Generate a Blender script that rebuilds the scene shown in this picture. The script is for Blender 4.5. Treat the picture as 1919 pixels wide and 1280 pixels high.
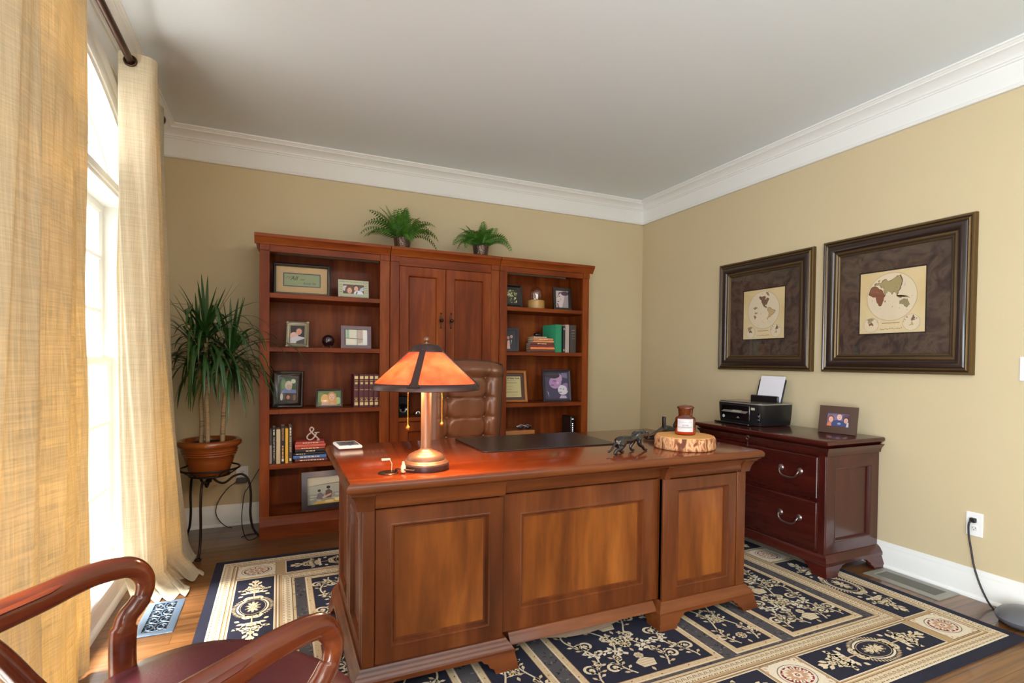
import bpy, bmesh, math, random
from math import sin, cos, pi, radians, sqrt, atan2
from mathutils import Vector, Matrix
for o in list(bpy.data.objects): bpy.data.objects.remove(o)
SC = bpy.context.scene; COL = SC.collection
rnd = random.Random(7)

# ---------------------------------------------------------------- camera
W_PX, H_PX = 1919, 1280
F_PX, CX, CY = 994.76, 982.49, 696.72
YAW, PITCH, ROLL = 0.432398942, -0.0193661665, 0.0109159378
EYE = Vector((0, 0, 1.22))
fwd = Vector((sin(YAW)*cos(PITCH), cos(YAW)*cos(PITCH), sin(PITCH)))
r0 = Vector((cos(YAW), -sin(YAW), 0)); u0 = r0.cross(fwd)
rt = cos(ROLL)*r0 + sin(ROLL)*u0; up = -sin(ROLL)*r0 + cos(ROLL)*u0
cam_data = bpy.data.cameras.new('camera'); cam = bpy.data.objects.new('camera', cam_data); COL.objects.link(cam)
cam.matrix_world = Matrix(((rt.x, up.x, -fwd.x, EYE.x), (rt.y, up.y, -fwd.y, EYE.y), (rt.z, up.z, -fwd.z, EYE.z), (0, 0, 0, 1)))
cam_data.sensor_fit = 'HORIZONTAL'; cam_data.sensor_width = 36; cam_data.lens = F_PX/W_PX*36
cam_data.shift_x = -(CX-W_PX/2)/W_PX; cam_data.shift_y = (CY-H_PX/2)/W_PX
cam_data.clip_start = 0.02
SC.camera = cam

# ---------------------------------------------------------------- view, world, lights
SC.view_settings.view_transform = 'Standard'; SC.view_settings.look = 'None'
SC.view_settings.exposure = 0.74; SC.view_settings.gamma = 1; SC.view_settings.use_curve_mapping = False
SC.cycles.use_denoising = True
SC.cycles.max_bounces = 10; SC.cycles.diffuse_bounces = 6; SC.cycles.transparent_max_bounces = 16
SC.cycles.caustics_reflective = False; SC.cycles.caustics_refractive = False
SC.cycles.sample_clamp_indirect = 6
world = bpy.data.worlds.new('world'); SC.world = world; world.use_nodes = True
wn = world.node_tree.nodes; wl = world.node_tree.links
bg = wn['Background']; bg.inputs['Strength'].default_value = 3.4
wtc = wn.new('ShaderNodeTexCoord'); wsx = wn.new('ShaderNodeSeparateXYZ'); wr = wn.new('ShaderNodeValToRGB')
wl.new(wtc.outputs['Generated'], wsx.inputs[0]); wl.new(wsx.outputs['Z'], wr.inputs[0]); wl.new(wr.outputs[0], bg.inputs['Color'])
wr.color_ramp.elements[0].position = 0.0; wr.color_ramp.elements[0].color = (0.66, 0.65, 0.60, 1)
wr.color_ramp.elements[1].position = 0.12; wr.color_ramp.elements[1].color = (1.0, 0.98, 0.94, 1)

def area_light(name, loc, rot, sx, sy, power=0, col=(1, 1, 1), portal=False):
    l = bpy.data.lights.new(name, 'AREA'); l.shape = 'RECTANGLE'; l.size = sx; l.size_y = sy
    l.energy = power; l.color = col
    if portal: l.cycles.is_portal = True
    o = bpy.data.objects.new(name, l); COL.objects.link(o); o.location = loc; o.rotation_euler = rot
    return o
XL, XR, YB, YF, H = -0.75, 3.335, 4.40, -2.4, 2.82          # room: left, right, back, front, height
WY0, WY1, WZ0, WSP, WA, WB = 1.05, 3.65, 0.135, 2.09, 1.30, 0.49   # window opening, springing line, arch half axes
WYC = (WY0+WY1)/2
area_light('window_daylight_portal', (XL-0.2, WYC, 1.37), (0, -pi/2, 0), 2.5, 2.7, portal=True)
sun_d = bpy.data.lights.new('soft_sun', 'SUN'); sun_d.energy = 34.0; sun_d.angle = radians(16); sun_d.color = (1.0, 0.95, 0.86)
sun = bpy.data.objects.new('soft_sun', sun_d); COL.objects.link(sun); sun.rotation_euler = Vector((0.55, 0.03, -1.6)).to_track_quat('-Z', 'Y').to_euler()
SW0, SW1, SWZ = -1.9, -0.1, 2.3                                  # unseen second window of the left wall, added to light the right wall
area_light('added_side_fill', (XL+0.1, (SW0+SW1)/2, 1.05), (0, -pi/2-radians(12), 0), 1.9, 1.7, 108, (0.76, 0.90, 1.0))  # area light added on the room side, brightens the right wall and ceiling
area_light('added_fill_light', (1.4, -1.1, 2.7), (radians(38), 0, 0), 2.6, 1.2, 40, (1.0, 0.97, 0.92))  # unseen fill light added behind the camera, no fixture belongs to it
area_light('side_daylight_portal', (XL-0.2, (SW0+SW1)/2, 1.22), (0, -pi/2, 0), 2.3, 1.9, portal=True)

# ---------------------------------------------------------------- colour and materials
def lin(c):
    r = []
    for v in c[:3]:
        v = v/255.0
        r.append(v/12.92 if v <= 0.04045 else ((v+0.055)/1.055)**2.4)
    return (r[0], r[1], r[2], 1.0)

def newmat(name):
    m = bpy.data.materials.new(name); m.use_nodes = True
    nt = m.node_tree; b = nt.nodes['Principled BSDF']
    return m, nt, b

def mat(name, c, rough=0.5, metal=0.0, coat=0.0, bump=0.0, bscale=60, var=0.0, vscale=3.0, spec=0.5, emis=None, estr=0, sheen=0):
    m, nt, b = newmat(name)
    b.inputs['Base Color'].default_value = lin(c); b.inputs['Roughness'].default_value = rough
    b.inputs['Metallic'].default_value = metal; b.inputs['Coat Weight'].default_value = coat
    b.inputs['Coat Roughness'].default_value = 0.12; b.inputs['Specular IOR Level'].default_value = spec
    b.inputs['Sheen Weight'].default_value = sheen
    if emis: b.inputs['Emission Color'].default_value = lin(emis); b.inputs['Emission Strength'].default_value = estr
    tc = nt.nodes.new('ShaderNodeTexCoord')
    if bump:
        n = nt.nodes.new('ShaderNodeTexNoise'); n.inputs['Scale'].default_value = bscale; n.inputs['Detail'].default_value = 4
        nt.links.new(tc.outputs['Object'], n.inputs['Vector'])
        bp = nt.nodes.new('ShaderNodeBump'); bp.inputs['Strength'].default_value = bump; bp.inputs['Distance'].default_value = 0.01
        nt.links.new(n.outputs['Fac'], bp.inputs['Height']); nt.links.new(bp.outputs[0], b.inputs['Normal'])
    if var:
        n = nt.nodes.new('ShaderNodeTexNoise'); n.inputs['Scale'].default_value = vscale; n.inputs['Detail'].default_value = 3
        nt.links.new(tc.outputs['Object'], n.inputs['Vector'])
        mx = nt.nodes.new('ShaderNodeMix'); mx.data_type = 'RGBA'
        mx.inputs['A'].default_value = tuple(x*(1-var) for x in lin(c)[:3])+(1,); mx.inputs['B'].default_value = tuple(min(1, x*(1+var)) for x in lin(c)[:3])+(1,)
        nt.links.new(n.outputs['Fac'], mx.inputs['Factor']); nt.links.new(mx.outputs['Result'], b.inputs['Base Color'])
    return m

def ramp_noise_mat(name, stops, mscale, nscale=1.0, detail=5, distortion=0.5, rough=0.3, coat=0.25, coatr=0.12, fine=None, bump=0.0, spec=0.5, contrast=(0.3, 0.7)):
    m, nt, b = newmat(name)
    tc = nt.nodes.new('ShaderNodeTexCoord'); mp = nt.nodes.new('ShaderNodeMapping'); mp.inputs['Scale'].default_value = mscale
    n = nt.nodes.new('ShaderNodeTexNoise'); n.inputs['Scale'].default_value = nscale; n.inputs['Detail'].default_value = detail; n.inputs['Distortion'].default_value = distortion
    rp = nt.nodes.new('ShaderNodeValToRGB')
    nt.links.new(tc.outputs['Object'], mp.inputs[0]); nt.links.new(mp.outputs[0], n.inputs['Vector']); nt.links.new(n.outputs['Fac'], rp.inputs[0])
    e = rp.color_ramp.elements
    e[0].position = contrast[0]; e[0].color = lin(stops[0]); e[1].position = contrast[1]; e[1].color = lin(stops[-1])
    for i, s in enumerate(stops[1:-1]):
        k = e.new(contrast[0]+(contrast[1]-contrast[0])*(i+1)/(len(stops)-1)); k.color = lin(s)
    out = rp.outputs[0]
    if fine:
        n2 = nt.nodes.new('ShaderNodeTexNoise'); n2.inputs['Scale'].default_value = fine[0]; n2.inputs['Detail'].default_value = 3
        nt.links.new(mp.outputs[0], n2.inputs['Vector'])
        r2 = nt.nodes.new('ShaderNodeValToRGB'); r2.color_ramp.elements[0].position = 0.35; r2.color_ramp.elements[1].position = 0.65
        r2.color_ramp.elements[0].color = (1-fine[1],)*3+(1,); r2.color_ramp.elements[1].color = (1, 1, 1, 1)
        nt.links.new(n2.outputs['Fac'], r2.inputs[0])
        mx = nt.nodes.new('ShaderNodeMix'); mx.data_type = 'RGBA'; mx.blend_type = 'MULTIPLY'; mx.inputs['Factor'].default_value = 1
        nt.links.new(out, mx.inputs['A']); nt.links.new(r2.outputs[0], mx.inputs['B']); out = mx.outputs['Result']
    nt.links.new(out, b.inputs['Base Color'])
    b.inputs['Roughness'].default_value = rough; b.inputs['Coat Weight'].default_value = coat; b.inputs['Coat Roughness'].default_value = coatr
    b.inputs['Specular IOR Level'].default_value = spec
    if bump:
        bp = nt.nodes.new('ShaderNodeBump'); bp.inputs['Strength'].default_value = bump; bp.inputs['Distance'].default_value = 0.005
        nt.links.new(n.outputs['Fac'], bp.inputs['Height']); nt.links.new(bp.outputs[0], b.inputs['Normal'])
    return m

def wood(name, stops, rough=0.3, coat=0.25, dens=14, spec=0.32):
    r = {}
    for ax, sc in (('x', (1.1, dens, dens)), ('y', (dens, 1.1, dens)), ('z', (dens, dens, 1.1))):
        r[ax] = ramp_noise_mat(name+'_grain_'+ax, stops, sc, rough=rough, coat=coat, fine=(6, 0.18), contrast=(0.25, 0.75), spec=spec)
    return r

BOOK = wood('cherry_bookcase_wood', [(88, 32, 9), (128, 56, 17), (154, 80, 28)], rough=0.46, coat=0.03, dens=9, spec=0.2)
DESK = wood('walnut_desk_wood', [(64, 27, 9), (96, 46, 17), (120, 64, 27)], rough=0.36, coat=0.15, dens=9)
DPAN = wood('golden_desk_panel_wood', [(82, 39, 11), (120, 63, 20), (158, 92, 34)], rough=0.36, coat=0.15, dens=7)
DTOP = wood('red_desk_top_wood', [(98, 34, 10), (122, 48, 15), (138, 64, 25)], rough=0.18, coat=0.5, dens=8)
CAB = wood('dark_cherry_cabinet_wood', [(48, 12, 10), (66, 20, 16), (84, 30, 22)], rough=0.25, coat=0.5, dens=9)
CHAIRW = wood('mahogany_chair_wood', [(64, 22, 11), (98, 40, 18), (126, 62, 27)], rough=0.22, coat=0.6, dens=16)

def print_mat(name, rough=0.6, coat=0.0, bump=0):
    m, nt, b = newmat(name)
    a = nt.nodes.new('ShaderNodeAttribute'); a.attribute_name = 'Col'
    nt.links.new(a.outputs['Color'], b.inputs['Base Color']); b.inputs['Roughness'].default_value = rough; b.inputs['Coat Weight'].default_value = coat
    if bump:
        tc = nt.nodes.new('ShaderNodeTexCoord'); n = nt.nodes.new('ShaderNodeTexNoise'); n.inputs['Scale'].default_value = bump
        nt.links.new(tc.outputs['Object'], n.inputs['Vector'])
        bp = nt.nodes.new('ShaderNodeBump'); bp.inputs['Strength'].default_value = 0.35; bp.inputs['Distance'].default_value = 0.004
        nt.links.new(n.outputs['Fac'], bp.inputs['Height']); nt.links.new(bp.outputs[0], b.inputs['Normal'])
        mx = nt.nodes.new('ShaderNodeMix'); mx.data_type = 'RGBA'; mx.blend_type = 'MULTIPLY'; mx.inputs['Factor'].default_value = 1
        r2 = nt.nodes.new('ShaderNodeValToRGB'); r2.color_ramp.elements[0].position = 0.3; r2.color_ramp.elements[1].position = 0.7
        r2.color_ramp.elements[0].color = (0.62, 0.62, 0.62, 1); nt.links.new(n.outputs['Fac'], r2.inputs[0])
        nt.links.new(a.outputs['Color'], mx.inputs['A']); nt.links.new(r2.outputs[0], mx.inputs['B']); nt.links.new(mx.outputs['Result'], b.inputs['Base Color'])
    return m
PRINT = print_mat('printed_surface', 0.45, 0.3)
PAPER = print_mat('printed_paper', 0.7)
RUGM = print_mat('woven_wool_pile', 0.95, 0, bump=420)
PAINT = print_mat('painted_colours', 0.4)
LEATHERB = print_mat('book_cloth_cover', 0.5)

def glass_mat(name, refl=0.07, tint=(255, 255, 255)):
    m = bpy.data.materials.new(name); m.use_nodes = True; nt = m.node_tree; nt.nodes.clear()
    out = nt.nodes.new('ShaderNodeOutputMaterial'); mx = nt.nodes.new('ShaderNodeMixShader'); t = nt.nodes.new('ShaderNodeBsdfTransparent'); g = nt.nodes.new('ShaderNodeBsdfGlossy')
    lw = nt.nodes.new('ShaderNodeLayerWeight'); lw.inputs['Blend'].default_value = 0.5
    pw = nt.nodes.new('ShaderNodeMath'); pw.operation = 'POWER'; pw.inputs[1].default_value = 4; nt.links.new(lw.outputs['Facing'], pw.inputs[0])
    ma = nt.nodes.new('ShaderNodeMath'); ma.operation = 'MULTIPLY_ADD'; ma.inputs[1].default_value = 0.6; ma.inputs[2].default_value = refl*0.5; nt.links.new(pw.outputs[0], ma.inputs[0])
    t.inputs['Color'].default_value = lin(tint); g.inputs['Roughness'].default_value = 0.02
    nt.links.new(ma.outputs[0], mx.inputs[0]); nt.links.new(t.outputs[0], mx.inputs[1]); nt.links.new(g.outputs[0], mx.inputs[2]); nt.links.new(mx.outputs[0], out.inputs[0])
    return m
GLASS = glass_mat('clear_glass')

def linen_mat(name, c, tc_, tfac):
    m = bpy.data.materials.new(name); m.use_nodes = True; nt = m.node_tree; nt.nodes.clear()
    N = nt.nodes.new; L = nt.links.new
    out = N('ShaderNodeOutputMaterial'); mx = N('ShaderNodeMixShader'); d = N('ShaderNodeBsdfDiffuse'); t = N('ShaderNodeBsdfTranslucent')
    uv = N('ShaderNodeUVMap')
    facs = []
    for sc in ((260, 7, 1), (7, 170, 1)):
        mp = N('ShaderNodeMapping'); mp.inputs['Scale'].default_value = sc
        n = N('ShaderNodeTexNoise'); n.inputs['Scale'].default_value = 1; n.inputs['Detail'].default_value = 4
        L(uv.outputs[0], mp.inputs[0]); L(mp.outputs[0], n.inputs['Vector'])
        r = N('ShaderNodeValToRGB'); r.color_ramp.elements[0].position = 0.38; r.color_ramp.elements[1].position = 0.62
        L(n.outputs['Fac'], r.inputs[0]); facs.append(r)
    mu = N('ShaderNodeMath'); mu.operation = 'MULTIPLY'; ad = N('ShaderNodeMath'); ad.operation = 'ADD'
    L(facs[0].outputs[0], ad.inputs[0]); L(facs[1].outputs[0], ad.inputs[1]); L(ad.outputs[0], mu.inputs[0]); mu.inputs[1].default_value = 0.5
    for sh, c_, lo in ((d, c, 0.86), (t, tc_, 0.32)):
        q = N('ShaderNodeMix'); q.data_type = 'RGBA'; cc = lin(c_)
        q.inputs['A'].default_value = (cc[0]*lo, cc[1]*lo*0.98, cc[2]*lo*0.9, 1); q.inputs['B'].default_value = cc
        L(mu.outputs[0], q.inputs['Factor']); L(q.outputs['Result'], sh.inputs['Color'])
    bp = N('ShaderNodeBump'); bp.inputs['Strength'].default_value = 0.25; bp.inputs['Distance'].default_value = 0.003
    L(mu.outputs[0], bp.inputs['Height']); L(bp.outputs[0], d.inputs['Normal'])
    mx.inputs[0].default_value = tfac
    L(d.outputs[0], mx.inputs[1]); L(t.outputs[0], mx.inputs[2]); L(mx.outputs[0], out.inputs[0])
    return m
LINEN = linen_mat('cream_linen', (216, 208, 188), (176, 128, 48), 0.30)

WALL = mat('khaki_wall_paint', (204, 187, 152), 0.75, bump=0.03, bscale=220, var=0.03, vscale=1.5)
CEIL = mat('ceiling_paint', (226, 234, 240), 0.85, bump=0.03, bscale=200)
TRIM = mat('white_trim_paint', (232, 232, 230), 0.35)
IRON = mat('dark_wrought_iron', (44, 32, 26), 0.45, 0.7, bump=0.1, bscale=150)
BRONZE = mat('oil_rubbed_bronze', (70, 46, 36), 0.35, 0.8)
PEWTER = mat('antique_pewter', (130, 112, 108), 0.32, 0.9, bump=0.08, bscale=200)
BRASS = mat('polished_brass', (214, 160, 70), 0.25, 1.0)
CHROME = mat('polished_chrome', (210, 210, 214), 0.12, 1.0)
BLACKP = mat('black_plastic', (22, 22, 26), 0.32, coat=0.2)
GLOSSB = mat('gloss_black_plastic', (12, 12, 15), 0.1, coat=0.5)
BLKCORD = mat('black_cord_rubber', (26, 22, 30), 0.5)
WHITEP = mat('white_plastic', (238, 238, 240), 0.35)
PAGES = mat('book_pages', (226, 208, 178), 0.85, bump=0.2, bscale=400)

# floor boards
def floor_mat():
    m, nt, b = newmat('oak_floor_boards'); N = nt.nodes.new; L = nt.links.new
    tc = N('ShaderNodeTexCoord'); br = N('ShaderNodeTexBrick')
    br.offset = 0.37; br.inputs['Scale'].default_value = 1; br.inputs['Mortar Size'].default_value = 0.0012; br.inputs['Brick Width'].default_value = 1.15; br.inputs['Row Height'].default_value = 0.083
    br.inputs['Color1'].default_value = lin((128, 88, 52)); br.inputs['Color2'].default_value = lin((100, 68, 42)); br.inputs['Mortar'].default_value = lin((52, 30, 16))
    L(tc.outputs['Object'], br.inputs['Vector'])
    mp = N('ShaderNodeMapping'); mp.inputs['Scale'].default_value = (1.6, 34, 1); n = N('ShaderNodeTexNoise'); n.inputs['Scale'].default_value = 1; n.inputs['Detail'].default_value = 6; n.inputs['Distortion'].default_value = 1.4
    L(tc.outputs['Object'], mp.inputs[0]); L(mp.outputs[0], n.inputs['Vector'])
    r = N('ShaderNodeValToRGB'); r.color_ramp.elements[0].position = 0.33; r.color_ramp.elements[0].color = (0.55, 0.5, 0.45, 1); r.color_ramp.elements[1].position = 0.6; r.color_ramp.elements[1].color = (1.08, 1.05, 1.0, 1)
    L(n.outputs['Fac'], r.inputs[0])
    mx = N('ShaderNodeMix'); mx.data_type = 'RGBA'; mx.blend_type = 'MULTIPLY'; mx.inputs['Factor'].default_value = 1
    L(br.outputs['Color'], mx.inputs['A']); L(r.outputs[0], mx.inputs['B']); L(mx.outputs['Result'], b.inputs['Base Color'])
    b.inputs['Roughness'].default_value = 0.28; b.inputs['Coat Weight'].default_value = 0.25
    return m
FLOORM = floor_mat()

# ---------------------------------------------------------------- mesh builder
class MB:
    def __init__(s): s.v = []; s.f = []; s.m = []; s.c = []; s.uv = {}
    def add(s, vs, fs, mi=0, col=None, T=None):
        o = len(s.v)
        for p in vs:
            s.v.append(tuple(T(*p)) if T else tuple(p))
        for f in fs:
            s.f.append([o+i for i in f]); s.m.append(mi); s.c.append(col)
        return s
    def box(s, x0, x1, y0, y1, z0, z1, mi=0, col=None, T=None):
        return s.add([(x0, y0, z0), (x1, y0, z0), (x1, y1, z0), (x0, y1, z0), (x0, y0, z1), (x1, y0, z1), (x1, y1, z1), (x0, y1, z1)],
                     [(3, 2, 1, 0), (4, 5, 6, 7), (0, 1, 5, 4), (1, 2, 6, 5), (2, 3, 7, 6), (3, 0, 4, 7)], mi, col, T)
    def poly(s, pts, mi=0, col=None, T=None):
        return s.add(pts, [tuple(range(len(pts)))], mi, col, T)
    def prism(s, pts, T, a, b, mi=0, col=None):
        n = len(pts); vs = [T(u, v, a) for u, v in pts]+[T(u, v, b) for u, v in pts]
        fs = [tuple(range(n-1, -1, -1)), tuple(range(n, 2*n))]+[(i, (i+1) % n, n+(i+1) % n, n+i) for i in range(n)]
        return s.add(vs, fs, mi, col)
    def rings(s, loops, mi=0, col=None, closed=True, cap0=False, cap1=False, mats=None, cols=None):
        n = len(loops[0]); vs = [p for l in loops for p in l]; o = len(s.v)
        s.v.extend(tuple(p) for p in vs)
        for i in range(len(loops)-1):
            for j in range(n if closed else n-1):
                k = (j+1) % n
                s.f.append([o+i*n+j, o+i*n+k, o+(i+1)*n+k, o+(i+1)*n+j]); s.m.append(mats[i] if mats else mi); s.c.append(cols[i] if cols else col)
        if cap0: s.f.append([o+j for j in range(n-1, -1, -1)]); s.m.append(mats[0] if mats else mi); s.c.append(cols[0] if cols else col)
        if cap1: s.f.append([o+(len(loops)-1)*n+j for j in range(n)]); s.m.append(mats[-1] if mats else mi); s.c.append(cols[-1] if cols else col)
        return s
    def lathe(s, prof, n=32, c=(0, 0, 0), mi=0, col=None, mats=None, wob=None, cap=True):
        loops = []
        for k, (r, z) in enumerate(prof):
            loops.append([(c[0]+(r*(wob(2*pi*j/n, k) if wob else 1))*cos(2*pi*j/n), c[1]+(r*(wob(2*pi*j/n, k) if wob else 1))*sin(2*pi*j/n), c[2]+z) for j in range(n)])
        return s.rings(loops, mi, col, True, cap, cap, mats)
    def tube(s, path, r, n=10, mi=0, col=None, cap=True, flat=1.0, closed=False, upv=None):
        P = [Vector(p) for p in path]; m = len(P); loops = []
        prev = None
        for i in range(m):
            if closed: t = P[(i+1) % m]-P[i-1]
            else: t = P[min(i+1, m-1)]-P[max(i-1, 0)]
            if t.length < 1e-9: t = Vector((0, 0, 1))
            t.normalize()
            if upv is not None: a = Vector(upv)
            elif prev is None: a = Vector((0, 0, 1)) if abs(t.z) < 0.9 else Vector((1, 0, 0))
            else: a = prev
            x = a-t*a.dot(t)
            if x.length < 1e-6: x = Vector((1, 0, 0))-t*t.x
            x.normalize(); y = t.cross(x); prev = x
            rr = r[i] if isinstance(r, list) else r
            if isinstance(rr, (list, tuple)): ra, rb = rr
            else: ra, rb = rr, rr*flat
            loops.append([tuple(P[i]+x*(ra*cos(2*pi*j/n))+y*(rb*sin(2*pi*j/n))) for j in range(n)])
        if closed: loops.append(loops[0]); cap = False
        return s.rings(loops, mi, col, True, cap, cap)
    def sphere(s, c, r, n=16, m=10, mi=0, col=None):
        rx, ry, rz = r if isinstance(r, (list, tuple)) else (r, r, r)
        loops = []
        for i in range(m+1):
            a = -pi/2+pi*i/m; cr = max(cos(a), 0.02)
            loops.append([(c[0]+rx*cr*cos(2*pi*j/n), c[1]+ry*cr*sin(2*pi*j/n), c[2]+rz*sin(a)) for j in range(n)])
        return s.rings(loops, mi, col, True, True, True)
    def mitre(s, T, W, Hh, prof, u=0, v=0, mi=0, mats=None, cols=None, fill=None, fillcol=None, back=None):
        # rectangle W x Hh at lower left (u,v); prof = [(inset, height)]; bridged rectangle loops
        loops = []
        for d, h in prof:
            loops.append([T(u+d, v+d, h), T(u+W-d, v+d, h), T(u+W-d, v+Hh-d, h), T(u+d, v+Hh-d, h)])
        s.rings(loops, mi, None, True, False, False, mats, cols)
        if fill is not None: s.add(loops[-1], [(0, 1, 2, 3)], fill, fillcol)
        if back is not None: s.add(loops[0], [(3, 2, 1, 0)], back, None)
        return s
    def sweep(s, prof, T, a, b, mi=0, cap=True):
        # straight extrusion of a 2-D profile (d, z) along a line between a and b; T(d, z, t)
        n = len(prof); vs = [T(d, z, a) for d, z in prof]+[T(d, z, b) for d, z in prof]
        fs = [(i, (i+1) % n, n+(i+1) % n, n+i) for i in range(n)]
        if cap: fs += [tuple(range(n-1, -1, -1)), tuple(range(n, 2*n))]
        return s.add(vs, fs, mi)
    def text(s, body, size, M, mi=0, col=None, extrude=0.0, align='CENTER', maxw=None, bold=0):
        cu = bpy.data.curves.new('tmp_text', 'FONT'); cu.body = body; cu.size = size; cu.align_x = align; cu.align_y = 'CENTER'; cu.extrude = extrude; cu.resolution_u = 3; cu.offset = bold
        ob = bpy.data.objects.new('tmp_text', cu); COL.objects.link(ob)
        dg = bpy.context.evaluated_depsgraph_get(); me = ob.evaluated_get(dg).to_mesh()
        vs = [v.co.copy() for v in me.vertices]
        if maxw and vs:
            w = max(v.x for v in vs)-min(v.x for v in vs)
            if w > maxw:
                for v in vs: v.x *= maxw/w
        s.add([tuple(M @ v) for v in vs], [tuple(p.vertices) for p in me.polygons], mi, col)
        ob.evaluated_get(dg).to_mesh_clear(); bpy.data.objects.remove(ob); bpy.data.curves.remove(cu)
        return s
    def build(s, name, mats, parent=None, bevel=0, smooth=35, recalc=True, loc=None, rot=None, seg=2, sub=0, props=None):
        me = bpy.data.meshes.new(name); me.from_pydata(s.v, [], s.f)
        if not isinstance(mats, (list, tuple)): mats = [mats]
        for m in mats: me.materials.append(m)
        me.polygons.foreach_set('material_index', s.m)
        if any(c is not None for c in s.c):
            at = me.color_attributes.new('Col', 'FLOAT_COLOR', 'CORNER'); buf = []
            cache = {}
            for p, c in zip(me.polygons, s.c):
                c = c or (200, 200, 200)
                if c not in cache: cache[c] = lin(c)
                buf.extend(cache[c]*p.loop_total)
            at.data.foreach_set('color', buf)
        if recalc:
            bm = bmesh.new(); bm.from_mesh(me); bmesh.ops.recalc_face_normals(bm, faces=bm.faces); bm.to_mesh(me); bm.free()
        if smooth:
            me.polygons.foreach_set('use_smooth', [True]*len(me.polygons)); me.set_sharp_from_angle(angle=radians(smooth))
        me.update()
        o = bpy.data.objects.new(name, me); COL.objects.link(o)
        if parent: o.parent = parent
        if loc: o.location = loc
        if rot: o.rotation_euler = rot
        if bevel:
            b = o.modifiers.new('bevel', 'BEVEL'); b.width = bevel; b.segments = seg; b.limit_method = 'ANGLE'; b.angle_limit = radians(40); b.harden_normals = False
        if sub:
            q = o.modifiers.new('subdivision', 'SUBSURF'); q.levels = sub; q.render_levels = sub
        return o

def tag(o, label, cat, group=None, kind=None):
    o['label'] = label; o['category'] = cat
    if group: o['group'] = group
    if kind: o['kind'] = kind
    return o
def thing(name, label, cat, loc=(0, 0, 0), rot=(0, 0, 0), group=None):
    o = bpy.data.objects.new(name, None); COL.objects.link(o); o.empty_display_size = 0.1
    o.location = loc; o.rotation_euler = rot if isinstance(rot, tuple) else (0, 0, rot)
    return tag(o, label, cat, group)
def structure(o): o['kind'] = 'structure'; return o
def dup(root, loc, rot, label, name=None):
    def cp(o, par):
        c = o.copy(); COL.objects.link(c)
        if par: c.parent = par
        for ch in [x for x in bpy.data.objects if x.parent == o and x != c]: cp(ch, c)
        return c
    r = cp(root, None); r.location = loc; r.rotation_euler = rot if isinstance(rot, tuple) else (0, 0, rot); r['label'] = label
    return r
def TF(y): return lambda u, v, n=0: (u, y-n, v)                 # faces -y
def TFb(y): return lambda u, v, n=0: (u, y+n, v)                # faces +y
def TR(x, y0=0): return lambda u, v, n=0: (x-n, y0-u, v)        # faces -x, u grows towards -y
def TL(x): return lambda u, v, n=0: (x+n, u, v)                 # faces +x
def TZ(z): return lambda u, v, n=0: (u, v, z+n)                 # faces up
def arc(cx, cy, r, a0, a1, n): return [(cx+r*cos(radians(a0+(a1-a0)*i/n)), cy+r*sin(radians(a0+(a1-a0)*i/n))) for i in range(n+1)]
def bez(p0, p1, p2, p3, n=12):
    p0, p1, p2, p3 = map(Vector, (p0, p1, p2, p3))
    return [p0*(1-t)**3+p1*3*t*(1-t)**2+p2*3*t*t*(1-t)+p3*t**3 for t in [i/n for i in range(n+1)]]
def smooth_path(pts, n=8):
    P = [Vector(p) for p in pts]; P = [P[0]*2-P[1]]+P+[P[-1]*2-P[-2]]; out = []
    for i in range(1, len(P)-2):
        a, b, c, d = P[i-1:i+3]
        for k in range(n):
            t = k/n; out.append(0.5*((2*b)+(c-a)*t+(2*a-5*b+4*c-d)*t*t+(3*b-a-3*c+d)*t**3))
    out.append(P[-2]); return out
# ================================================================ ROOM
b = MB(); b.box(XL-0.15, XR+0.15, YF, YB+0.15, -0.06, 0); structure(b.build('floor', FLOORM, smooth=0))
b = MB(); b.box(XL-0.15, XR+0.15, YF, YB+0.15, H, H+0.08); structure(b.build('ceiling', CEIL, smooth=0))
b = MB(); b.box(XL-0.15, XR+0.15, YB, YB+0.15, 0, H); structure(b.build('wall_back', WALL, smooth=0))
b = MB(); b.box(XL-0.15, XR+0.15, YF-0.15, YF, 0, H); structure(b.build('wall_front', WALL, smooth=0))
b = MB(); b.box(XR, XR+0.15, YF, YB, 0, H); structure(b.build('wall_right', WALL, smooth=0))
# left wall with the arched window opening
NARC = 36
def archz(y): return WSP+WB*sqrt(max(0, 1-((y-WYC)/WA)**2))
ARC = [(WYC-WA*cos(pi*i/NARC), WSP+WB*sin(pi*i/NARC)) for i in range(NARC+1)]
b = MB(); TH = 0.15
b.box(XL-TH, XL, YF, SW0, 0, H); b.box(XL-TH, XL, SW1, WY0, 0, H); b.box(XL-TH, XL, SW0, SW1, 0, WZ0); b.box(XL-TH, XL, SW0, SW1, SWZ, H); b.box(XL-TH, XL, WY1, YB, 0, H); b.box(XL-TH, XL, WY0, WY1, 0, WZ0)
for i in range(NARC):
    (ya, za), (yb, zb) = ARC[i], ARC[i+1]
    b.add([(XL, ya, za), (XL, yb, zb), (XL, yb, H), (XL, ya, H), (XL-TH, ya, za), (XL-TH, yb, zb), (XL-TH, yb, H), (XL-TH, ya, H)],
          [(0, 1, 2, 3), (7, 6, 5, 4), (0, 4, 5, 1)])
structure(b.build('wall_left', WALL, smooth=0, recalc=False))

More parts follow.
